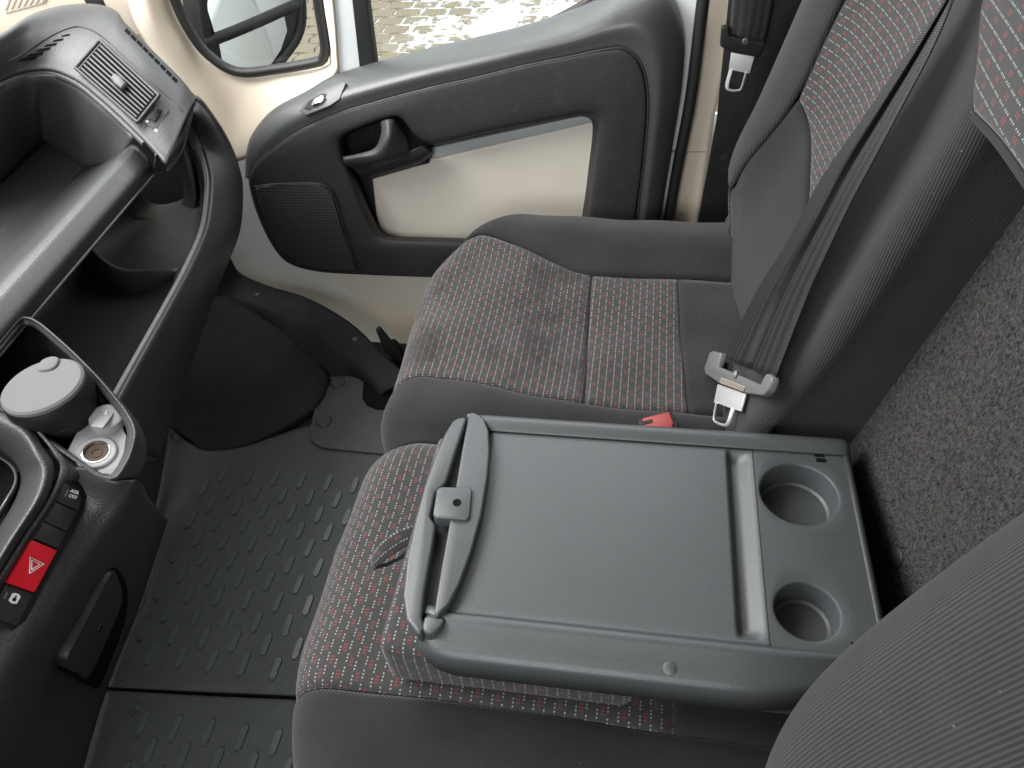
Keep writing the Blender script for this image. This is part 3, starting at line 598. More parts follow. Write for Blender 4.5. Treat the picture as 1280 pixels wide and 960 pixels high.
# upper tray: walls, floor, rounded front lip
T = pz([(-120, 168, .795), (-60, 136, .795), (-6, 110, .79), (30, 96, .788), (46, 95, .785), (54, 95, .783), (72, 96, .778), (98, 108, .767), (125, 130, .750), (150, 152, .732), (166, 172, .715)])
Bt = pz([(-120, 300, .60), (-60, 268, .60), (0, 231, .60), (35, 198, .60), (48, 186, .60), (57, 180, .60), (70, 187, .60), (86, 198, .60), (103, 209, .602), (128, 207, .622), (150, 206, .655)])
patch('tray_wall', [T, [a.lerp(b, .5) + Vector((0, .004, 0)) for a, b in zip(T, Bt)], Bt], 'dash', ds, 5, 5, 0.003)
patch('tray_floor', [pz([(-160, 302, .601), (-80, 262, .601), (-20, 232, .601), (30, 188, .601), (58, 166, .601), (84, 182, .601), (110, 200, .601)]), pz([(-220, 420, .60), (-150, 400, .60), (-80, 360, .60), (-10, 300, .60), (30, 250, .60), (68, 230, .60), (104, 210, .602)]), pz([(-260, 560, .60), (-180, 520, .60), (-100, 470, .60), (-10, 382, .60), (40, 305, .60), (80, 246, .60), (105, 211, .602)])], 'dash', ds, 6, 6, 0.003)
prof = [P(104, 210, z=.602), P(120, 208, z=.619), P(150, 192, z=.677), P(156, 187, z=.690), P(161, 184, z=.6965), P(167, 185, z=.698), P(172, 189, z=.696), P(184, 202, z=.682), P(189, 209, z=.669), P(191, 219, z=.645), P(188, 226, z=.632), P(180, 228, z=.628)]
LX = Vector((-0.62, -0.025, 0))
patch('tray_lip', [[p.copy() for p in prof], [p + LX * .35 for p in prof], [p + LX * .7 for p in prof], [p + LX for p in prof]], 'dash', ds, 6, 4, 0.004)
sp_ = P(191, 219, z=.650)
tube('lip_seam_highlight', [sp_, sp_ + LX * .5, sp_ + LX], 0.0022, 'lip', ds, 3, 8)  # pale tube stands for the highlight along the seam under the lip
prism('lip_end', [p + Vector((.0, .0, .0)) for p in prof[2:]], (0.012, 0.004, 0), 'dash', ds, 0.001)

# lower shelf with pale edge, partition, outer fascia
Lp = pz([(212, 122, .70), (229, 139, .69), (243, 160, .63), (253, 186, .58), (261, 215, .555), (262, 240, .545), (256, 285, .535), (236, 333, .53), (210, 382, .53), (180, 436, .53), (150, 490, .53), (120, 545, .53)])
Op = pz([(226, 108, .70), (244, 125, .69), (266, 154, .61), (283, 184, .55), (293, 212, .50), (297, 238, .455), (294, 285, .40), (280, 325, .355), (262, 368, .32), (242, 430, .28), (216, 505, .26), (190, 575, .25)])
mid1 = [a.lerp(b, .3) + Vector((0, -.014, -.012)) for a, b in zip(Lp, Op)]; mid2 = [a.lerp(b, .7) + Vector((.004, -.012, -.008)) for a, b in zip(Lp, Op)]
Un = [p + Vector((0, .12, -.03)) for p in Op]
fas = patch('fascia', [Lp, mid1, mid2, Op, Un], 'dash', ds, 6, 6, 0.004)
LI = [p + Vector((-.005, .009, .001)) for p in Lp]
patch('shelf_edge', [[p + Vector((0, 0, -.004)) for p in Lp], [p + Vector((0, .003, .0035)) for p in Lp], [p + Vector((-.003, .007, .0025)) for p in Lp], LI, [p + Vector((-.004, .006, -.02)) for p in LI]], 'lip', ds, 6, 3, 0.003)
fl0 = [p + Vector((-.014, .02, -.02)) for p in Lp]; fl1 = [Vector((p.x - .022, p.y + .045, min(p.z - .045, .490))) for p in Lp]
fl2 = [Vector((p.x - .05, max(p.y + .09, 1.04), .478)) for p in Lp]; fl3 = [Vector((p.x - .05, max(p.y + .12, 1.07), .60)) for p in Lp]
patch('shelf_floor', [fl0, fl1, fl2, fl3], 'dash', ds, 5, 5, 0.003)
patch('shelf_partition', [[P(222, 335, z=.527), P(185, 337, z=.515), P(152, 335, z=.513), P(127, 321, z=.525), P(110, 305, z=.54)], [P(220, 341, z=.52), P(185, 344, z=.508), P(150, 343, z=.508), P(124, 328, z=.52), P(107, 311, z=.53)], [P(216, 352, z=.47), P(183, 372, z=.46), P(150, 375, z=.46), P(118, 360, z=.46), P(100, 340, z=.46)]], 'dash', ds, 4, 4, 0.004)
tube('glovebox_line', [hit(u, v, fas)[0] for u, v in ((245, 398), (240, 408), (228, 440), (219, 470), (219, 488))], 0.0013, 'lip', ds, 4, 6)
c0, cn = hit(238, 427, fas); lathe('lock_dot', [(0, .001), (.003, .001), (.0035, -.001)], c0, cn, 'dash', ds, 12)
tube('end_line', [hit(u, v, fas)[0] for u, v in ((272, 297), (277, 310), (276, 325), (270, 345))], 0.0014, 'void', ds, 4, 6)

prism('centre_stack', [Vector(p) for p in ((.58, .93, .85), (.58, 1.40, .86), (-.60, 1.40, .86), (-.60, .93, .85))], (0, 0, -.42), 'dash', ds, .03, 4)

# ================================================================== centre console
cs = thing('centre_console', 'black textured centre console with switch row, socket and cup tray', 'console', loc=(0.5, 0.75, 0))
c1 = [(150, 520, .60), (172, 548, .585), (181, 572, .565), (190, 610, .52), (205, 640, .36), (215, 640, .02)]
rowsC = [
    pz([(108, 585, .610), (140, 602, .598), (160, 603, .585), (176, 604, .555), (188, 625, .40), (210, 650, .02)]),
    pz([(72, 592, .600), (102, 618, .575), (128, 640, .550), (150, 652, .515), (172, 672, .38), (192, 705, .02)]),
    pz([(35, 655, .600), (62, 672, .565), (92, 690, .540), (115, 705, .500), (146, 725, .36), (172, 765, .02)]),
    pz([(-2, 712, .600), (30, 735, .560), (58, 752, .535), (80, 768, .490), (115, 785, .34), (140, 845, .02)]),
    pz([(-45, 780, .600), (-10, 800, .560), (18, 822, .535), (40, 840, .480), (80, 850, .32), (110, 940, .02)]),
    pz([(-100, 870, .600), (-60, 900, .560), (-30, 920, .530), (0, 940, .470), (40, 950, .31), (75, 1080, .02)]),
    pz([(-160, 960, .600), (-125, 990, .560), (-95, 1010, .530), (-60, 1035, .470), (-15, 1060, .31), (30, 1220, .02)])]
con = patch('console_body', rowsC, 'console', cs, 7, 7, 0.004)
# ridge beside the radio recess
patch('radio_ridge', [pz([(-10, 508, .64), (30, 525, .638), (55, 560, .63), (68, 585, .62), (58, 625, .615), (25, 675, .61), (-12, 735, .61), (-60, 810, .61)]),
      pz([(-12, 520, .645), (26, 540, .645), (45, 568, .64), (54, 590, .632), (44, 625, .63), (10, 678, .625), (-26, 738, .625), (-74, 810, .62)]),
      pz([(-14, 535, .63), (18, 556, .625), (34, 575, .62), (40, 595, .612), (30, 628, .608), (-4, 682, .60), (-40, 742, .60), (-88, 810, .60)]),
      pz([(-20, 548, .60), (6, 568, .59), (20, 582, .585), (26, 600, .58), (16, 630, .575), (-18, 685, .57), (-54, 745, .57), (-100, 815, .57)])], 'console', cs, 6, 5, 0.004)
patch('ridge_slope', [pz([(-10, 508, .64), (40, 530, .637), (60, 550, .631), (70, 568, .625), (76, 586, .615), (66, 622, .61), (32, 675, .605), (-6, 735, .605), (-60, 812, .60)]), pz([(2, 514, .630), (48, 545, .622), (76, 565, .612), (98, 582, .603), (100, 594, .597), (78, 622, .586), (42, 674, .584), (5, 733, .582), (-45, 812, .578)])], 'console', cs, 6, 3, 0.004)
prism('radio_recess', pz([(-60, 560, .57), (10, 578, .57), (26, 600, .57), (-10, 680, .57), (-80, 780, .57)]), (0, 0, -.01), 'void', cs)
tube('radio_trim', pz([(-20, 560, .575), (12, 580, .575), (20, 600, .575), (8, 625, .575), (-20, 668, .575)]), .0018, 'lip', cs, 4, 6)
# cup tray: rim, wall, floor
rim = [(-40, 470, .665), (0, 425, .665), (22, 399, .665), (32, 395, .663), (48, 402, .66), (75, 424, .652), (105, 452, .643), (135, 484, .633), (160, 515, .62), (171, 540, .612), (166, 566, .604), (155, 588, .602), (145, 598, .601), (128, 597, .603), (105, 583, .61), (75, 562, .62), (40, 538, .63), (0, 512, .64), (-50, 500, .65)]
rim_in = [(-30, 478, .660), (4, 436, .660), (26, 410, .658), (34, 407, .656), (46, 411, .652), (72, 433, .645), (99, 459, .637), (128, 491, .628), (150, 520, .615), (159, 541, .607), (155, 566, .599), (146, 584, .597), (138, 593, .597), (127, 592, .598), (106, 578, .605), (80, 560, .614), (44, 534, .626), (6, 508, .635), (-36, 495, .645)]
flo = [(u * .9 + 6, v * .9 + 57, .565) for u, v, z in rim_in]
flo = [(-20, 520, .56), (10, 500, .56), (34, 490, .56), (44, 486, .56), (54, 486, .56), (80, 492, .56), (110, 500, .56), (132, 512, .56), (150, 530, .575), (157, 545, .585), (154, 567, .585), (146, 583, .585), (138, 592, .585), (127, 591, .585), (107, 580, .58), (84, 566, .575), (50, 556, .56), (10, 545, .56), (-20, 540, .56)]
out_ = [(u + du, v + dv, .565) for (u, v, z), (du, dv) in zip(rim, [(0, 0)] * 3 + [(4, 2), (6, 6), (8, 8), (9, 9), (10, 10), (12, 12), (12, 14), (16, 14), (16, 12), (10, 8), (0, 4), (0, 4), (0, 4), (0, 4), (0, 4), (0, 4)])]
patch('cup_tray_rim', [pz(out_), pz(rim), pz([lerp3(a, b, .5, .003) for a, b in zip(rim, rim_in)]), pz(rim_in), pz([(u, v, z - .012) for u, v, z in rim_in])], 'console', cs, 4, 4, 0.003, True)
patch('cup_tray_wall', [pz([(u, v, z - .01) for u, v, z in rim_in]), pz(flo)], 'void', cs, 4, 3, 0.002, True)
prism('cup_tray_floor', pz([(u, v, .572) for u, v, z in flo]), (0, 0, -.006), 'void', cs)
tfl = prism('socket_plate', [onplane(u, v, P(133, 560, z=.60), Vector((-.05, -.22, 1)).normalized()) for u, v in ((108, 503), (118, 502), (136, 514), (152, 532), (158, 545), (155, 566), (147, 583), (139, 593), (127, 592), (107, 579), (84, 563), (96, 540))], (0, 0, -.008), 'traygrey', cs, 0.001)
c0, cn = hit(121, 567, tfl)
so = lathe('power_socket', [(.008, -.012), (.0145, -.010), (.0150, .0), (.0155, .003), (.018, .004), (.0225, .0035), (.0245, .0015), (.025, -.003)], c0, cn, 'traygrey', cs, 40)
lathe('socket_ring', [(.0140, -.006), (.0143, .003), (.0150, .0048), (.0166, .0046), (.0170, .003), (.0170, -.0065)], c0, cn, 'chrome', so, 40)
lathe('socket_barrel', [(0, .0012), (.005, .0012), (.0055, .0024), (.0070, .0024), (.0072, .0014), (.0136, .0016), (.0138, -.006)], c0, cn, 'copper', so, 30)
c1_, cn1 = hit(135, 527, tfl)
capo = lathe('socket_cap', [(0, .013), (.0175, .0125), (.0200, .011), (.0212, .006), (.0212, -.002)], c1_, cn1, 'traygrey', cs, 36)
sa = (hit(155, 529, tfl)[0] - hit(112, 522, tfl)[0]).normalized(); sb_ = cn1.cross(sa).normalized()
prism('cap_strap', [c1_ + sa * a + sb_ * b + cn1 * .0115 for a, b in ((-.028, -.008), (.020, -.010), (.024, -.004), (.020, .010), (-.026, .007))], cn1 * .0035, 'traygrey', capo, 0.001)
text('cap_print', 'Y', .011, c1_ + cn1 * .0154 + sa * .004, sb_, -sa if False else sb_.cross(cn1) * -1, 'print', capo)
patch('console_pad', [pz([(-60, 330, .685), (-20, 344, .685), (6, 358, .682), (22, 374, .675), (32, 388, .663)]), pz([(-60, 400, .68), (-20, 392, .68), (2, 390, .678), (16, 389, .672), (28, 393, .662)]), pz([(-60, 500, .666), (-30, 460, .664), (-2, 428, .662), (18, 404, .661), (28, 397, .660)])], 'dash_dark', cs, 5, 5, .004)
# row of switches
_hb = [hit(u, v, con) for u, v in ((81, 606), (104, 622), (72, 688), (40, 675), (44, 740), (9, 728), (20, 782), (60, 660), (88, 640))]
bpn = (P(9, 728, z=.575) - P(81, 606, z=.592)).cross(_hb[2][0] - P(81, 606, z=.592)).normalized()
if bpn.z < 0: bpn = -bpn
bpc = sum((p for p, _ in _hb), Vector()) / len(_hb); bpc = bpc + bpn * max((p - bpc).dot(bpn) for p, _ in _hb)
def bm_(L, h, mt, par, bev=.0008, nm='switch_blank'): return prism(nm, [onplane(u, v, bpc + bpn * h, bpn) for u, v in L], -bpn * (h + .004), mt, par, bev, 2)
prism('switch_bezel', [onplane(u, v, bpc + bpn * .001, bpn) for u, v in ((76, 600), (84, 599), (101, 608), (107, 621), (102, 642), (24, 792), (-18, 772), (3, 742), (7, 728))], -bpn * .03, 'black', cs, .0006, 2)
sw1 = bm_([(80, 606), (84, 605), (97, 612), (103, 622), (98, 638), (71, 626)], .0026, 'dash_dark', cs, nm='traction_switch')
bm_([(70, 628), (97, 640), (84, 664), (56, 651)], .0026, 'dash_dark', cs)
bm_([(55, 653), (83, 666), (72, 686), (42, 673)], .0026, 'dash_dark', cs)
hz = bm_([(40, 675), (72, 688), (44, 740), (9, 728)], .0055, 'red', cs, .0012, 'hazard_switch')
lk = bm_([(8, 730), (42, 742), (22, 782), (-14, 768)], .0026, 'dash_dark', cs, nm='lock_switch')
prism('end_wall', px([(140, 150), (225, 138), (238, 142), (262, 190), (270, 240), (266, 320), (200, 450), (40, 450), (60, 250)], x=1.42), (.01, 0, 0), 'dash_dark', ds)
def frame(u, v, s, du, dv):
    p, nn = hit(u, v, s); q, _ = hit(u + du, v + dv, s); ex = (q - p); ex = (ex - nn * ex.dot(nn)).normalized(); return p, ex, nn.cross(ex), nn
p, ex, ey, nn = frame(92, 618, sw1, 6, -11)
text('switch_print', 'ASR\nOFF', .0062, p + nn * .0006, ex, ey, 'print', sw1)
prism('switch_light', [hit(u, v, sw1)[0] for u, v in ((80, 620), (84, 612), (86, 613), (82, 621))], nn * .0006, 'lip', sw1)
p, ex, ey, nn = frame(43, 706, hz, 6, 3)
for R in (.0105, .0062):
    tube('hazard_triangle', [p + nn * .0004 + (ex * math.sin(a) + ey * math.cos(a)) * R for a in (math.pi, math.pi / 3, -math.pi / 3, math.pi)], .0007, 'print', hz, 0, 5)
p, ex, ey, nn = frame(18, 748, lk, 6, -11)
prism('lock_print', [p + nn * .0002 + ex * a + ey * b for a, b in ((-.004, -.005), (.004, -.005), (.0055, -.002), (.0055, .002), (.004, .005), (-.004, .005), (-.0055, .002), (-.0055, -.002))], nn * .0006, 'print', lk)
prism('lock_key', [p + nn * .0009 + ex * a + ey * b for a, b in ((-.003, -.002), (.0, -.002), (.0, -.0008), (.003, -.0008), (.003, .0008), (0, .0008), (0, .002), (-.003, .002))], nn * .0004, 'void', lk)
prism('switch_light', [hit(u, v, lk)[0] for u, v in ((4, 748), (8, 740), (10, 741), (6, 749))], nn * .0006, 'lip', lk)
# storage flap low on the console side
onsurf('flap_recess', [(140, 712), (152, 718), (160, 738), (158, 770), (146, 808), (126, 856), (114, 858), (96, 846), (84, 836), (90, 815), (113, 768)], con, .002, 'void', cs, .001, .006, 3)
fp = onsurf('storage_flap', [(141, 716), (149, 724), (154, 742), (150, 762), (134, 800), (112, 846), (98, 842), (84, 834), (88, 816), (112, 770)], con, .007, 'dash_dark', cs, .003, .004, 3)
c0, cn = hit(124, 784, fp); lathe('flap_lock', [(0, .0015), (.004, .0015), (.0055, .003), (.0078, .002), (.0085, -.002)], c0, cn, 'black', cs, 20)
# cup ashtray standing in the tray
ac = P(53, 482, z=.665)
at = thing('ashtray_cup', 'black cup ashtray with pale grey lid standing in the console tray', 'ashtray', loc=(ac.x, ac.y, .572))
cr_ = .0545; base = Vector((ac.x, ac.y, -.04))
lathe('cup', [(0.0300, .615), (0.0320, .617), (0.0478, .655), (0.0478, .66), (0.0, .66)], base, (0, 0, 1), 'black', at, 56)
lathe('lid_collar', [(.0, .659), (0.0492, .660), (0.0506, .664), (0.0499, .667), (0.0514, .670), (0.0510, .674), (0.0523, .678), (0.0520, .695), (0.0497, .7015), (0, .7015)], base, (0, 0, 1), 'black', at, 56)
ld = lathe('lid', [(0.0501, .700), (0.0497, .7045), (0.0468, .7070), (.0, .7085)], base, (0, 0, 1), 'lid', at, 56)
tdir = (P(65, 452, z=.665) - ac); tdir.z = 0; tdir.normalize(); sd = Vector((-tdir.y, tdir.x, 0))
prism('lid_thumb_tab', [base + Vector((0, 0, .706)) + tdir * a + sd * b for a, b in ((.024, -.007), (.023, 0), (.024, .007), (.029, .0115), (.038, .0125), (.046, .010), (.050, 0), (.046, -.010), (.038, -.0125), (.029, -.0115))], (0, 0, .0048), 'lid', at, .0025, 3, 2)

# ================================================================== bench seat
bs = thing('bench_seat', 'grey two-seat bench with red and white dotted cushion inserts', 'bench seat', loc=(0.8, 0.1, 0.0))
well.parent = bs; well.matrix_parent_inverse = Matrix.Translation(-bs.location)
def sm(a, b, x): t = max(0, min(1, (x - a) / (b - a))); return t * t * (3 - 2 * t)
def bump_(x, c, wd): return math.exp(-((x - c) / wd) ** 2)
def yfront(X):
    y = 0.405 + .012 * bump_(X, 1.1, .2)
    y -= 0.17 * max(0, (X - 1.13) / .27) ** 2.4
    y -= 0.06 * max(0, (0.42 - X) / .2) ** 2
    y -= 0.018 * bump_(X, .735, .035)
    return y
XO, XN, RS, RF = 1.325, 0.235, 0.065, 0.075
def bench(X, s):
    yf = yfront(min(X, XO + .1)); s0 = yf - RF; dz = 0.0
    if s < s0: y = s
    else:
        a = (s - s0) / RF
        if a < math.pi / 2: y = s0 + RF * math.sin(a); dz = -RF * (1 - math.cos(a))
        else: y = yf - .02 * (a - math.pi / 2); dz = -RF - (a - math.pi / 2) * RF
    xo = X
    if X > XO:
        a = (X - XO) / RS
        if a < math.pi / 2: xo = XO + RS * math.sin(a); dz -= RS * (1 - math.cos(a))
        else: xo = XO + RS; dz -= RS + (a - math.pi / 2) * RS
    if X < XN:
        a = (XN - X) / RS
        if a < math.pi / 2: xo = XN - RS * math.sin(a); dz -= RS * (1 - math.cos(a))
        else: xo = XN - RS; dz -= RS + (a - math.pi / 2) * RS
    z = .408 + .022 * bump_(X, 1.27, .07) * sm(.45, .2, y) + .012 * bump_(X, .80, .05) - .014 * bump_(X, .735, .02) + .012 * sm(-.1, .35, y) - .010 * bump_(X, 1.0, .1) * bump_(y, .12, .15)
    z += 0.003 * math.sin(X * 31 + y * 17) * math.sin(y * 23 - X * 9)
    return Vector((xo, y, z + dz))
def panel(name, ctrl, mt, parent, fn, nu=14, nv=14, dip=.0035, puff=.003, thick=.006):
    """cushion panel: control net in the surface's own coordinates, edges pulled into the seam"""
    A = [spline([Vector((a, b, 0)) for a, b in r], nu) for r in ctrl]
    cols = [spline([a[j] for a in A], nv) for j in range(len(A[0]))]
    G2 = [[c[i] for c in cols] for i in range(len(cols[0]))]; R, Cn = len(G2), len(G2[0])
    w_ = sum((G2[R // 2][j + 1] - G2[R // 2][j]).length for j in range(Cn - 1)); h_ = sum((G2[i + 1][Cn // 2] - G2[i][Cn // 2]).length for i in range(R - 1))
    G, UV = [], []
    for i in range(R):
        row = []
        for j in range(Cn):
            q = G2[i][j]; p = fn(q.x, q.y); e1 = fn(q.x + .002, q.y) - fn(q.x - .002, q.y); e2 = fn(q.x, q.y + .002) - fn(q.x, q.y - .002)
            nn = e1.cross(e2).normalized()
            if nn.dot(CP - p) < 0 and nn.z < 0: nn = -nn
            d = min(j * w_ / (Cn - 1), (Cn - 1 - j) * w_ / (Cn - 1), i * h_ / (R - 1), (R - 1 - i) * h_ / (R - 1))
            row.append(p + nn * (-dip * math.exp(-d / .005) + puff * (1 - math.exp(-d / .035)))); UV.append((q.x, q.y))
        G.append(row)
    o = add(name, gridmesh(name, G, UV), mt, parent)
    s_ = o.modifiers.new('thickness', 'SOLIDIFY'); s_.thickness = thick; s_.offset = -1
    return o
FE = .62
panel('front_insert', [[(1.168, .082), (1.200, .165), (1.238, .245), (1.265, .31), (1.279, .37), (1.279, .45), (1.279, .53)], [(1.06, .0785), (1.07, .17), (1.08, .26), (1.085, .34), (1.085, .42), (1.085, .50), (1.085, FE)], [(.94, .073), (.94, .17), (.94, .26), (.94, .34), (.94, .42), (.94, .50), (.94, FE)], [(.826, .068), (.842, .17), (.859, .26), (.865, .34), (.859, .42), (.856, .50), (.856, FE)]], 'dots_st', bs, bench, 8, 16)
panel('rear_insert', [[(1.172, -.079), (1.174, 0), (1.168, .082)], [(1.0, -.085), (1.0, 0), (1.0, .0765)], [(.824, -.095), (.823, 0), (.826, .068)]], 'dots', bs, bench, 16, 16)
panel('outer_bolster', [[(1.50, -.24), (1.50, -.05), (1.50, .10), (1.50, .22), (1.50, .34), (1.50, .46)], [(1.38, -.24), (1.38, -.05), (1.38, .10), (1.38, .22), (1.38, .34), (1.38, .46)], [(1.27, -.24), (1.28, -.05), (1.28, .10), (1.30, .22), (1.32, .32), (1.33, .44)], [(1.172, -.24), (1.174, -.06), (1.168, .083), (1.202, .17), (1.270, .32), (1.280, .46)]], 'fab', bs, bench, 9, 10)
panel('rear_strip', [[(1.172, -.26), (1.173, -.17), (1.172, -.079)], [(1.0, -.26), (1.0, -.17), (1.0, -.085)], [(.823, -.26), (.823, -.17), (.824, -.095)]], 'fab', bs, bench, 8, 12)
panel('inner_bolster', [[(.823, -.30), (.823, -.1), (.826, .068), (.842, .17), (.859, .26), (.865, .34), (.859, .42), (.856, .50), (.856, FE)], [(.77, -.30), (.77, -.1), (.77, .07), (.78, .17), (.79, .26), (.79, .34), (.79, .42), (.79, .50), (.79, FE)], [(.732, -.30), (.732, -.1), (.732, .07), (.732, .17), (.732, .26), (.732, .34), (.732, .42), (.732, .50), (.732, FE)]], 'fab', bs, bench, 8, 12)
panel('middle_insert', [[(.732, -.072), (.732, .10), (.732, .24), (.732, .34), (.732, .42), (.732, .50), (.732, FE)], [(.53, -.072), (.53, .10), (.53, .24), (.53, .34), (.53, .42), (.53, .50), (.53, FE)], [(.336, -.072), (.339, .10), (.337, .24), (.334, .34), (.332, .42), (.332, .50), (.332, FE)]], 'dots', bs, bench, 8, 18)
panel('near_bolster', [[(.336, -.30), (.336, -.05), (.339, .10), (.336, .24), (.333, .34), (.331, .42), (.331, .50), (.331, FE)], [(.26, -.30), (.26, -.05), (.26, .10), (.26, .24), (.26, .34), (.26, .42), (.26, .50), (.26, FE)], [(.16, -.30), (.16, -.05), (.16, .10), (.16, .24), (.16, .34), (.16, .42), (.16, .50), (.16, FE)], [(.02, -.30), (.02, -.05), (.02, .10), (.02, .24), (.02, .34), (.02, .42), (.02, .50), (.02, FE)]], 'fab', bs, bench, 8, 10)
panel('middle_rear_strip', [[(.730, -.34), (.730, -.2), (.730, -.072)], [(.53, -.34), (.53, -.2), (.53, -.072)], [(.336, -.34), (.336, -.2), (.336, -.072)]], 'fab', bs, bench, 8, 8)
box('seat_base', (0.78, 0.02, 0.16), (1.08, 0.62, 0.29), 'black', bs, 0.02)
tube('edge_piping', [bench(X, .60) + Vector((0, .006, 0)) for X in (.17, .26, .35, .5, .62, .72, .8, .95, 1.1, 1.25, 1.34)], .005, 'seal', bs, 4, 8)

# backrest: same idea, coordinates (X, height along the back)
LEAN = .25
def back(X, t):
    z = .40 + t / math.sqrt(1 + LEAN * LEAN); y = -.178 - LEAN * (z - .40)
    y += .055 * bump_(X, 1.29, .075) * sm(.02, .25, t) + .028 * sm(.96, .87, X) - .012 * bump_(X, 1.04, .1)
    y += .018 * bump_(t, .13, .1)
    y -= .05 * sm(.0, -.08, t)
    xo = X
    if X > 1.335:
        a = (X - 1.335) / .05
        if a < math.pi / 2: xo = 1.335 + .05 * math.sin(a); y -= .05 * (1 - math.cos(a))
        else: xo = 1.385; y -= .05 + (a - math.pi / 2) * .05
    if X < .722:
        a = (.722 - X) / .024
        if a < math.pi / 2: xo = .722 - .024 * math.sin(a); y -= .024 * (1 - math.cos(a))
        else: xo = .698; y -= .024 + (a - math.pi / 2) * .024
    return Vector((xo, y, z))
def back2(X, t):
    z = .40 + t / math.sqrt(1 + LEAN * LEAN); return Vector((X, -.146 - LEAN * (z - .40) + .008 * bump_(X, .58, .12), z))
panel('back_insert', [[(1.222, .345), (1.228, .39), (1.228, .44), (1.222, .55), (1.205, .75)], [(1.14, .305), (1.14, .36), (1.14, .43), (1.14, .55), (1.14, .75)], [(1.06, .262), (1.06, .33), (1.06, .42), (1.06, .55), (1.06, .75)], [(.925, .215), (.925, .30), (.925, .40), (.925, .55), (.925, .75)]], 'dots', bs, back, 8, 10)
panel('back_outer_bolster', [[(1.50, -.06), (1.50, .1), (1.50, .25), (1.50, .5), (1.50, .75)], [(1.37, -.06), (1.37, .1), (1.37, .25), (1.37, .5), (1.37, .75)], [(1.30, -.06), (1.30, .1), (1.29, .25), (1.285, .5), (1.28, .75)], [(1.274, -.06), (1.272, .13), (1.228, .34), (1.226, .5), (1.206, .75)]], 'fab_twill', bs, back, 10, 10)
panel('back_lumbar', [[(1.274, -.06), (1.275, .06), (1.268, .17), (1.248, .27), (1.224, .343)], [(1.15, -.06), (1.15, .05), (1.15, .15), (1.148, .24), (1.14, .303)], [(1.06, -.06), (1.06, .04), (1.06, .12), (1.06, .20), (1.06, .260)], [(.925, -.06), (.925, .03), (.925, .10), (.925, .16), (.925, .213)]], 'fab', bs, back, 8, 8)
panel('back_inner_bolster', [[(X_, -.06), (X_, .2), (X_, .45), (X_, .75)] for X_ in (.924, .86, .80, .745, .712, .684, .63, .55)], 'fab_twill', bs, back, 10, 10, .002)
panel('middle_back_insert', [[(.700, .585), (.755, .612), (.815, .645), (.85, .70), (.86, .85)], [(.60, .598), (.62, .63), (.64, .66), (.66, .72), (.66, .85)], [(.45, .600), (.45, .63), (.45, .67), (.45, .72), (.45, .85)], [(.28, .600), (.28, .63), (.28, .67), (.28, .72), (.28, .85)]], 'dots', bs, back2, 10, 10, .004, .004, .09)
panel('middle_back_lower', [[(.702, .579), (.701, .582), (.700, .585)], [(.60, .592), (.60, .595), (.60, .598)], [(.45, .594), (.45, .597), (.45, .600)], [(.28, .594), (.28, .597), (.28, .600)]], 'fab_black', bs, back2, 8, 8, .001, .0, .10)
# felt lined recess behind the folded section
fz = lambda X, z: Vector((X, -.275 - .20 * (z - .42) - .15 * (.70 - X), z))
felt = patch('recess_lining', [[fz(.80, 1.05), fz(.6, 1.05), fz(.35, 1.05), fz(.05, 1.05)], [fz(.80, .75), fz(.6, .75), fz(.35, .75), fz(.05, .75)], [fz(.80, .45), fz(.6, .45), fz(.35, .45), fz(.05, .45)], [fz(.80, .2), fz(.6, .2), fz(.35, .2), fz(.05, .2)]], 'felt', bs, 10, 10, 0.01)
c0, cn = hit(1120, 697, felt); lathe('lining_button', [(0, .004), (.010, .0035), (.0135, .001), (.014, -.003)], c0, cn, 'dash_dark', bs, 24)

# ================================================================== folded middle backrest with its table
tbl = thing('folding_table', 'grey plastic table with two cup holders on the folded middle backrest', 'folding table', loc=(0.5, 0.0, 0.43))
xs_prof = [(.3345, .497), (.3345, .524), (.3352, .531), (.3375, .5365), (.343, .5397), (.352, .5432), (.362, .5475), (.3685, .5512), (.3705, .5523), (.374, .5528), (.378, .5512), (.382, .5488), (.388, .5480), (.40, .548), (.42, .548), (.45, .548), (.48, .548), (.51, .548), (.54, .548), (.57, .548), (.60, .548), (.62, .548), (.636, .548), (.643, .5482), (.648, .5492), (.652, .5522), (.657, .5535), (.662, .553), (.667, .549), (.6705, .540), (.672, .525), (.672, .497)]
def groove(X, y):
    e = sm(.385, .400, X) * sm(.645, .630, X)
    if y > -.124 or y < -.158: return 0
    t = (-.124 - y) / .034
    return .0105 * e * (sm(0, .22, t) * (1 - sm(.36, 1.0, t)))
ys = [.168, .14, .11, .08, .05, .02, -.01, -.04, -.07, -.10, -.115] + [-.12 - k * .0019 for k in range(21)]
xs_f = []
for (a, za), (b, zb) in zip(xs_prof, xs_prof[1:]):
    k = 3 if .378 < a < .645 else 1
    xs_f += [(a + (b - a) * i / k, za + (zb - za) * i / k) for i in range(k)]
xs_f.append(xs_prof[-1])
ys = [.178] + ys; xs_in = [q for q in xs_f if .3815 <= q[0] <= .6445]
G = [[Vector((X, y, z - groove(X, y))) for X, z in xs_in] for y in ys]
def shell(name, G, mt, parent, thick=.003):
    o = add(name, gridmesh(name, G), mt, parent); s_ = o.modifiers.new('thickness', 'SOLIDIFY'); s_.thickness = thick; s_.offset = -1; smooth_angle(o.data, 50); return o
shell('table_top', G, 'table', tbl)
ye = -.158
near_p = [q for q in xs_prof if q[0] <= .383]; far_p = [q for q in xs_prof if q[0] >= .643]
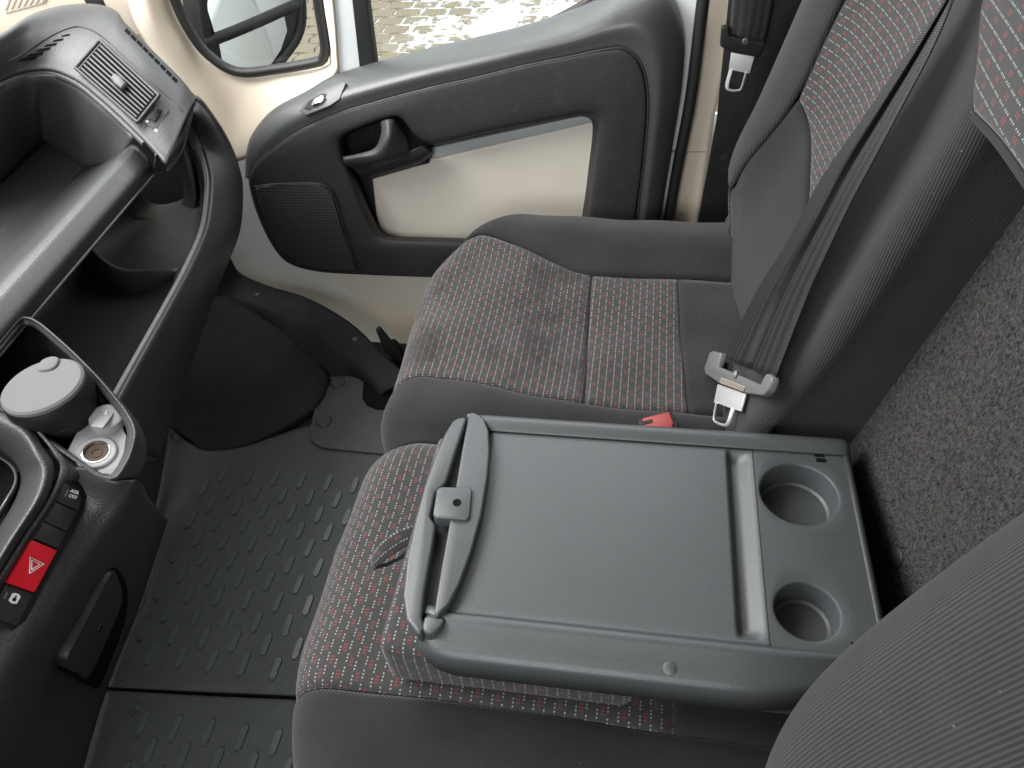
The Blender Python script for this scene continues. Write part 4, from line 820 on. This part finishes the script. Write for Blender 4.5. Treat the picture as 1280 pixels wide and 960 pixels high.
end = [(.216, -.04), (.212, -.016), (.205, -.006), (.198, -.001), (.190, 0), (.180, 0), (.168, 0), (.10, 0), (.0, 0), (-.10, 0), (-.14, 0), (-.17, 0), (-.20, 0), (-.225, 0), (-.25, 0), (-.266, 0), (-.271, -.002), (-.274, -.008), (-.275, -.03)]
shn = dict(zip((.216, .212, .205, .198, .190, .180), (.026, .021, .0135, .009, .0045, .002))); shf = dict(zip((.216, .212, .205, .198), (.005, .004, .002, .0005)))
tap = lambda y: .026 * sm(-.13, -.29, y)
shell('near_rail', [[Vector((X + shn.get(y, 0) * (1 if X < .37 else .6) + tap(y) * (.383 - X) / .0485, y, max(.497, z + dz))) for X, z in near_p] for y, dz in end], 'table', tbl)
shell('far_rail', [[Vector((X - shf.get(y, 0), y, max(.497, z + dz))) for X, z in far_p] for y, dz in end], 'table', tbl)
def cup(cx, cy, r, x0, x1, depth):
    y0, y1 = ye, -.266; n = 64; R0 = []
    per = [(x0, y0), (x1, y0), (x1, y1), (x0, y1)]
    for k in range(n):
        a = 2 * math.pi * k / n; dx, dy = math.cos(a), math.sin(a)
        t = min([(x1 - cx) / dx if dx > 1e-9 else 9, (x0 - cx) / dx if dx < -1e-9 else 9, (y0 - cy) / dy if dy > 1e-9 else 9, (y1 - cy) / dy if dy < -1e-9 else 9]); R0.append(Vector((cx + dx * t, cy + dy * t, .548)))
    for X_, Y_ in per:      # snap the closest sample to each corner
        j = min(range(n), key=lambda i: (R0[i].x - X_) ** 2 + (R0[i].y - Y_) ** 2); R0[j] = Vector((X_, Y_, .548))
    circ = lambda rr, z: [Vector((cx + rr * math.cos(2 * math.pi * k / n), cy + rr * math.sin(2 * math.pi * k / n), z)) for k in range(n)]
    rows_ = [R0, [p.lerp(q, .6) for p, q in zip(R0, circ(r + .003, .548))], circ(r + .0025, .548), circ(r + .0012, .5474), circ(r + .0002, .5462), circ(r - .0006, .544), circ(r - .002, .548 - depth * .6), circ(r - .003, .548 - depth + .003), circ(r - .006, .548 - depth)]
    prism('cup_floor', circ(r - .001, .5482 - depth), (0, 0, -.002), 'table', tbl)
    return add('cup_holder', gridmesh('cup_holder', rows_, [(0, 0)] * (n * len(rows_)), True), 'table', tbl)
for o_ in (cup(.5805, -.2070, .0445, .512, .6445, .036), cup(.4265, -.1985, .0330, .3815, .512, .034)):
    smooth_angle(o_.data, 25)
shell('rear_lip', [[Vector((X, y, z)) for X in (.3815, .45, .51, .58, .6445)] for y, z in ((-.266, .548), (-.271, .546), (-.274, .540), (-.275, .51))], 'table', tbl)
for u, v, n_ in ((1024, 572, 2), (1072, 811, 2)):
    for k in range(2):
        c_ = P(u, v, z=.5485) + Vector((.004 - .008 * k, -.0015 * k, 0)); box('vent_slot', c_, (.005, .011, .0014), 'void', tbl)
# front edge, groove and latch lever
fr = [(.672, .167), (.672, .200), (.667, .222), (.655, .232), (.630, .238), (.594, .242), (.542, .245), (.488, .244), (.439, .241), (.394, .234), (.366, .223), (.349, .207), (.338, .186), (.3345, .167)]
prism('front_body', [Vector((X + (.008 if X < .4 else 0), y - (.004 if X < .4 else 0), .534)) for X, y in fr], (0, 0, -.037), 'table', tbl, .004)
ci = [(.658, .213), (.60, .2165), (.55, .2185), (.535, .229), (.50, .2275), (.488, .2165), (.44, .2135), (.40, .2105), (.372, .207), (.358, .200)]
prism('front_crescent', [Vector((X, y, .552)) for X, y in ([(.664, .215), (.661, .226)] + fr[3:11] + [(.350, .205)] + list(reversed(ci)))], (0, 0, -.022), 'table', tbl, .004, 3)
prism('groove_floor', [Vector((X, y, .5365)) for X, y in ([(.664, .17)] + ci + [(.352, .19), (.36, .17)])], (0, 0, -.004), 'black', tbl)
lvp = [(.659, .2095), (.60, .2065), (.51, .2005), (.42, .1955), (.373, .1925), (.369, .188), (.385, .178), (.41, .1715), (.45, .166), (.502, .1635), (.56, .166), (.60, .1705), (.635, .178), (.655, .188), (.662, .199)]
lever = prism('latch_lever', [Vector((X, y, .560 + .002 * math.sin((X - .36) * 10))) for X, y in lvp], (0, 0, -.026), 'table', tbl, .0055, 4)
tab = prism('latch_tab', [P(u, v, z=.5655) for u, v in ((546, 611), (552, 608), (588, 609), (590, 613), (587, 646), (583, 649), (545, 647), (541, 643))], (0, 0, -.018), 'table', tbl, .002, 3)
lathe('keyhole', [(0, .0006), (.004, .0006), (.0046, .0009), (.0052, -.001)], P(571, 628, z=.566), (0, 0, 1), 'void', tbl, 20)
prism('lever_knob', [P(u, v, z=.556) for u, v in ((533, 768), (545, 771), (556, 773), (552, 782), (543, 790), (534, 791), (528, 786), (529, 776))], (0, 0, -.02), 'table', tbl, .004, 3, 2)
prism('lever_cap', [P(u, v, z=.560) for u, v in ((583, 517), (592, 515), (602, 520), (600, 524), (584, 521))], (0, 0, -.02), 'table', tbl, .002, 3)
lathe('moulding_bump', [(0, .0016), (.004, .0013), (.007, .0004), (.010, -.001)], Vector((.3485, -.058, .5415)), (-.5, 0, 1), 'table', tbl, 20)
# padded underside
box('dotted_pad', (.507, .118, .470), (.320, .286, .084), 'dots', tbl, .016, 4)
box('black_pad', (.507, -.140, .476), (.304, .224, .070), 'fab_black', tbl, .014, 4)
box('hinge_cover', (.36, -.235, .492), (.04, .09, .03), 'table', tbl, .010, 4)
patch('pull_strap', [[P(517, 655, z=.50), P(494, 664, z=.497), P(474, 680, z=.485), P(463, 697, z=.462)], [P(518, 668, z=.492), P(500, 676, z=.490), P(480, 690, z=.48), P(464, 706, z=.458)], [P(516, 680, z=.485), P(503, 686, z=.482), P(484, 699, z=.472), P(467, 711, z=.452)]], 'dots', tbl, 5, 4, .003)
patch('pull_strap_return', [[P(516, 678, z=.478), P(500, 694, z=.462), P(484, 704, z=.455), P(465, 709, z=.452)], [P(518, 690, z=.472), P(500, 700, z=.458), P(484, 708, z=.450), P(467, 712, z=.448)]], 'fab_black', tbl, 5, 4, .003)

# ================================================================== belts and buckle
bn = Vector((0, 1, .25)).normalized()
def bp_(u, v, off): return onplane(u, v, Vector((0, -.178 + off, .40)), bn)
mb = thing('seat_belt', 'black middle seat belt hanging over the backrest with grey tongue', 'seat belt', 'seat belts', loc=bp_(925, 480, .05))
lft = [(1192, -30), (1179, 0), (1130, 72), (1078, 148), (1025, 225), (985, 300), (950, 356), (926, 402), (904, 446)]
rgt = [(1206, -30), (1192, 0), (1163, 65), (1128, 131), (1094, 195), (1062, 255), (1030, 322), (1006, 376), (968, 474)]
strip = lambda t, off: [bp_(a[0] + (b[0] - a[0]) * t, a[1] + (b[1] - a[1]) * t, off + .012 * math.sin(i / 8 * math.pi)) for i, (a, b) in enumerate(zip(lft, rgt))]
patch('webbing', [list(r) for r in zip(*[strip(0, .052), strip(.3, .060), strip(.55, .050), strip(.62, .058), strip(1, .056)])], 'belt', mb, 6, 8, .0015)
patch('webbing_return', [[bp_(905, 452, .045), bp_(932, 462, .045), bp_(960, 474, .045)], [bp_(893, 490, .035), bp_(915, 500, .035), bp_(935, 505, .035)], [bp_(872, 528, .02), bp_(890, 535, .02), bp_(908, 540, .02)], [bp_(860, 560, .02), bp_(880, 566, .02), bp_(900, 570, .02)]], 'belt', mb, 5, 6, .0015)
tq = lambda L, off=.062: [bp_(u, v, off) for u, v in L]
tg = prism('tongue_grip', tq([(887, 440), (891, 438.5), (901, 441), (899, 449), (896, 458), (925, 470), (950, 481), (957, 467), (961, 467), (964.5, 471), (964, 476), (959, 488), (953, 494), (930, 491), (900, 480), (881, 467), (880, 460)]), -bn * .011, 'beltgrey', mb, .0022, 3)
prism('tongue_label', tq([(902, 472), (932, 483.5), (929.5, 490), (900, 479)], .0625), bn * .0006, 'tan', tg)
for k in range(4): prism('label_rib', tq([(901.5 - k * .6 + .4, 473.2 + k * 1.7), (931.5 - k * .6, 484.6 + k * 1.6), (931.3 - k * .6, 485.2 + k * 1.6), (901.3 - k * .6 + .4, 473.8 + k * 1.7)], .0632), bn * .0006, 'dash', tg)
lathe('stop_button', [(0, .003), (.004, .0025), (.006, .0)], bp_(919, 468, .064), bn, 'lip', tg, 18)
prism('tongue_plate', tq([(897, 480), (931, 492), (929, 500), (925, 514), (918, 512), (899, 505), (892, 503)], .058), -bn * .003, 'steel', mb, .0005)
tube('tongue_loop', tq([(896.5, 503), (893, 524), (897, 529), (906, 532), (911, 529), (917, 510)], .0565), .0036, 'steel', mb, 4, 10, False, .5)
pbt = thing('seat_belt', 'black passenger belt with steel tongue hanging against the beige lock pillar', 'seat belt', 'seat belts', loc=P(920, 60, x=1.46))
patch('webbing', [[P(919, -50, x=1.47), P(945, -50, x=1.468), P(975, -50, x=1.47)], [P(914, 10, x=1.466), P(938, 12, x=1.462), P(966, 14, x=1.466)], [P(911, 46, x=1.462), P(932, 50, x=1.458), P(957, 55, x=1.462)]], 'belt', pbt, 5, 6, .002)
tg2 = prism('tongue_grip', px([(902, 34), (911, 33), (912, 45), (932, 49), (957, 54), (950, 72), (930, 68), (908, 63), (900, 58)], x=1.452), (.012, 0, 0), 'black', pbt, .003, 3)
lathe('stop_button', [(0, .003), (.005, .0025), (.007, .0)], P(932, 52, x=1.451), (-1, 0, 0), 'dash', tg2, 18)
prism('tongue_plate', px([(914, 66), (943, 71), (937, 92), (911, 87)], x=1.456), (.003, 0, 0), 'steel', pbt, .0006)
tube('tongue_loop', px([(914, 86), (908.5, 108), (914, 113), (922, 113), (927, 110), (933, 90)], x=1.4575), .0042, 'steel', pbt, 4, 10, False, .5)
bk = thing('belt_buckle', 'red and black belt buckle beside the table edge', 'buckle', loc=P(822, 530, z=.42))
prism('shell', [P(u, v, z=.458) for u, v in ((797, 523), (838, 513), (850, 528), (846, 545), (800, 548))], (0, 0, -.05), 'black', bk, .003, 3)
prism('release_button', [P(u, v, z=.4585) for u, v in ((803, 524), (836, 516), (842, 530), (838, 540), (804, 541))], (0, 0, .003), 'buckle_red', bk, .0015, 3)
prism('slot', [P(u, v, z=.4618) for u, v in ((803, 527), (815, 524), (816, 528), (804, 531))], (0, 0, .0006), 'black', bk)

# ================================================================== driver seat
dv = thing('driver_seat', 'ribbed grey driver seat backrest bolster', 'driver seat', loc=(0.1, -0.2, 0.4))
sec = [(X + .005 * min(1, max(0, X / .15)), y + .003) for X, y in [(.20, -.34), (.245, -.27), (.262, -.215), (.258, -.175), (.238, -.146), (.205, -.128), (.165, -.132), (.12, -.150), (.06, -.170), (0, -.18), (-.08, -.185)]]
G = []
for z, fx, fy in ((.42, -.17, -.15), (.50, -.11, -.095), (.57, -.055, -.050), (.63, -.020, -.020), (.70, -.003, -.002), (.78, .003, .004), (.92, .0, .002), (1.08, -.012, -.004)):
    G.append([Vector((X + fx * max(0, (X - .0) / .25), y + fy - .235 * (z - .66), z)) for X, y in sec])
patch('backrest', G, 'fab_driver', dv, 6, 8, .02)
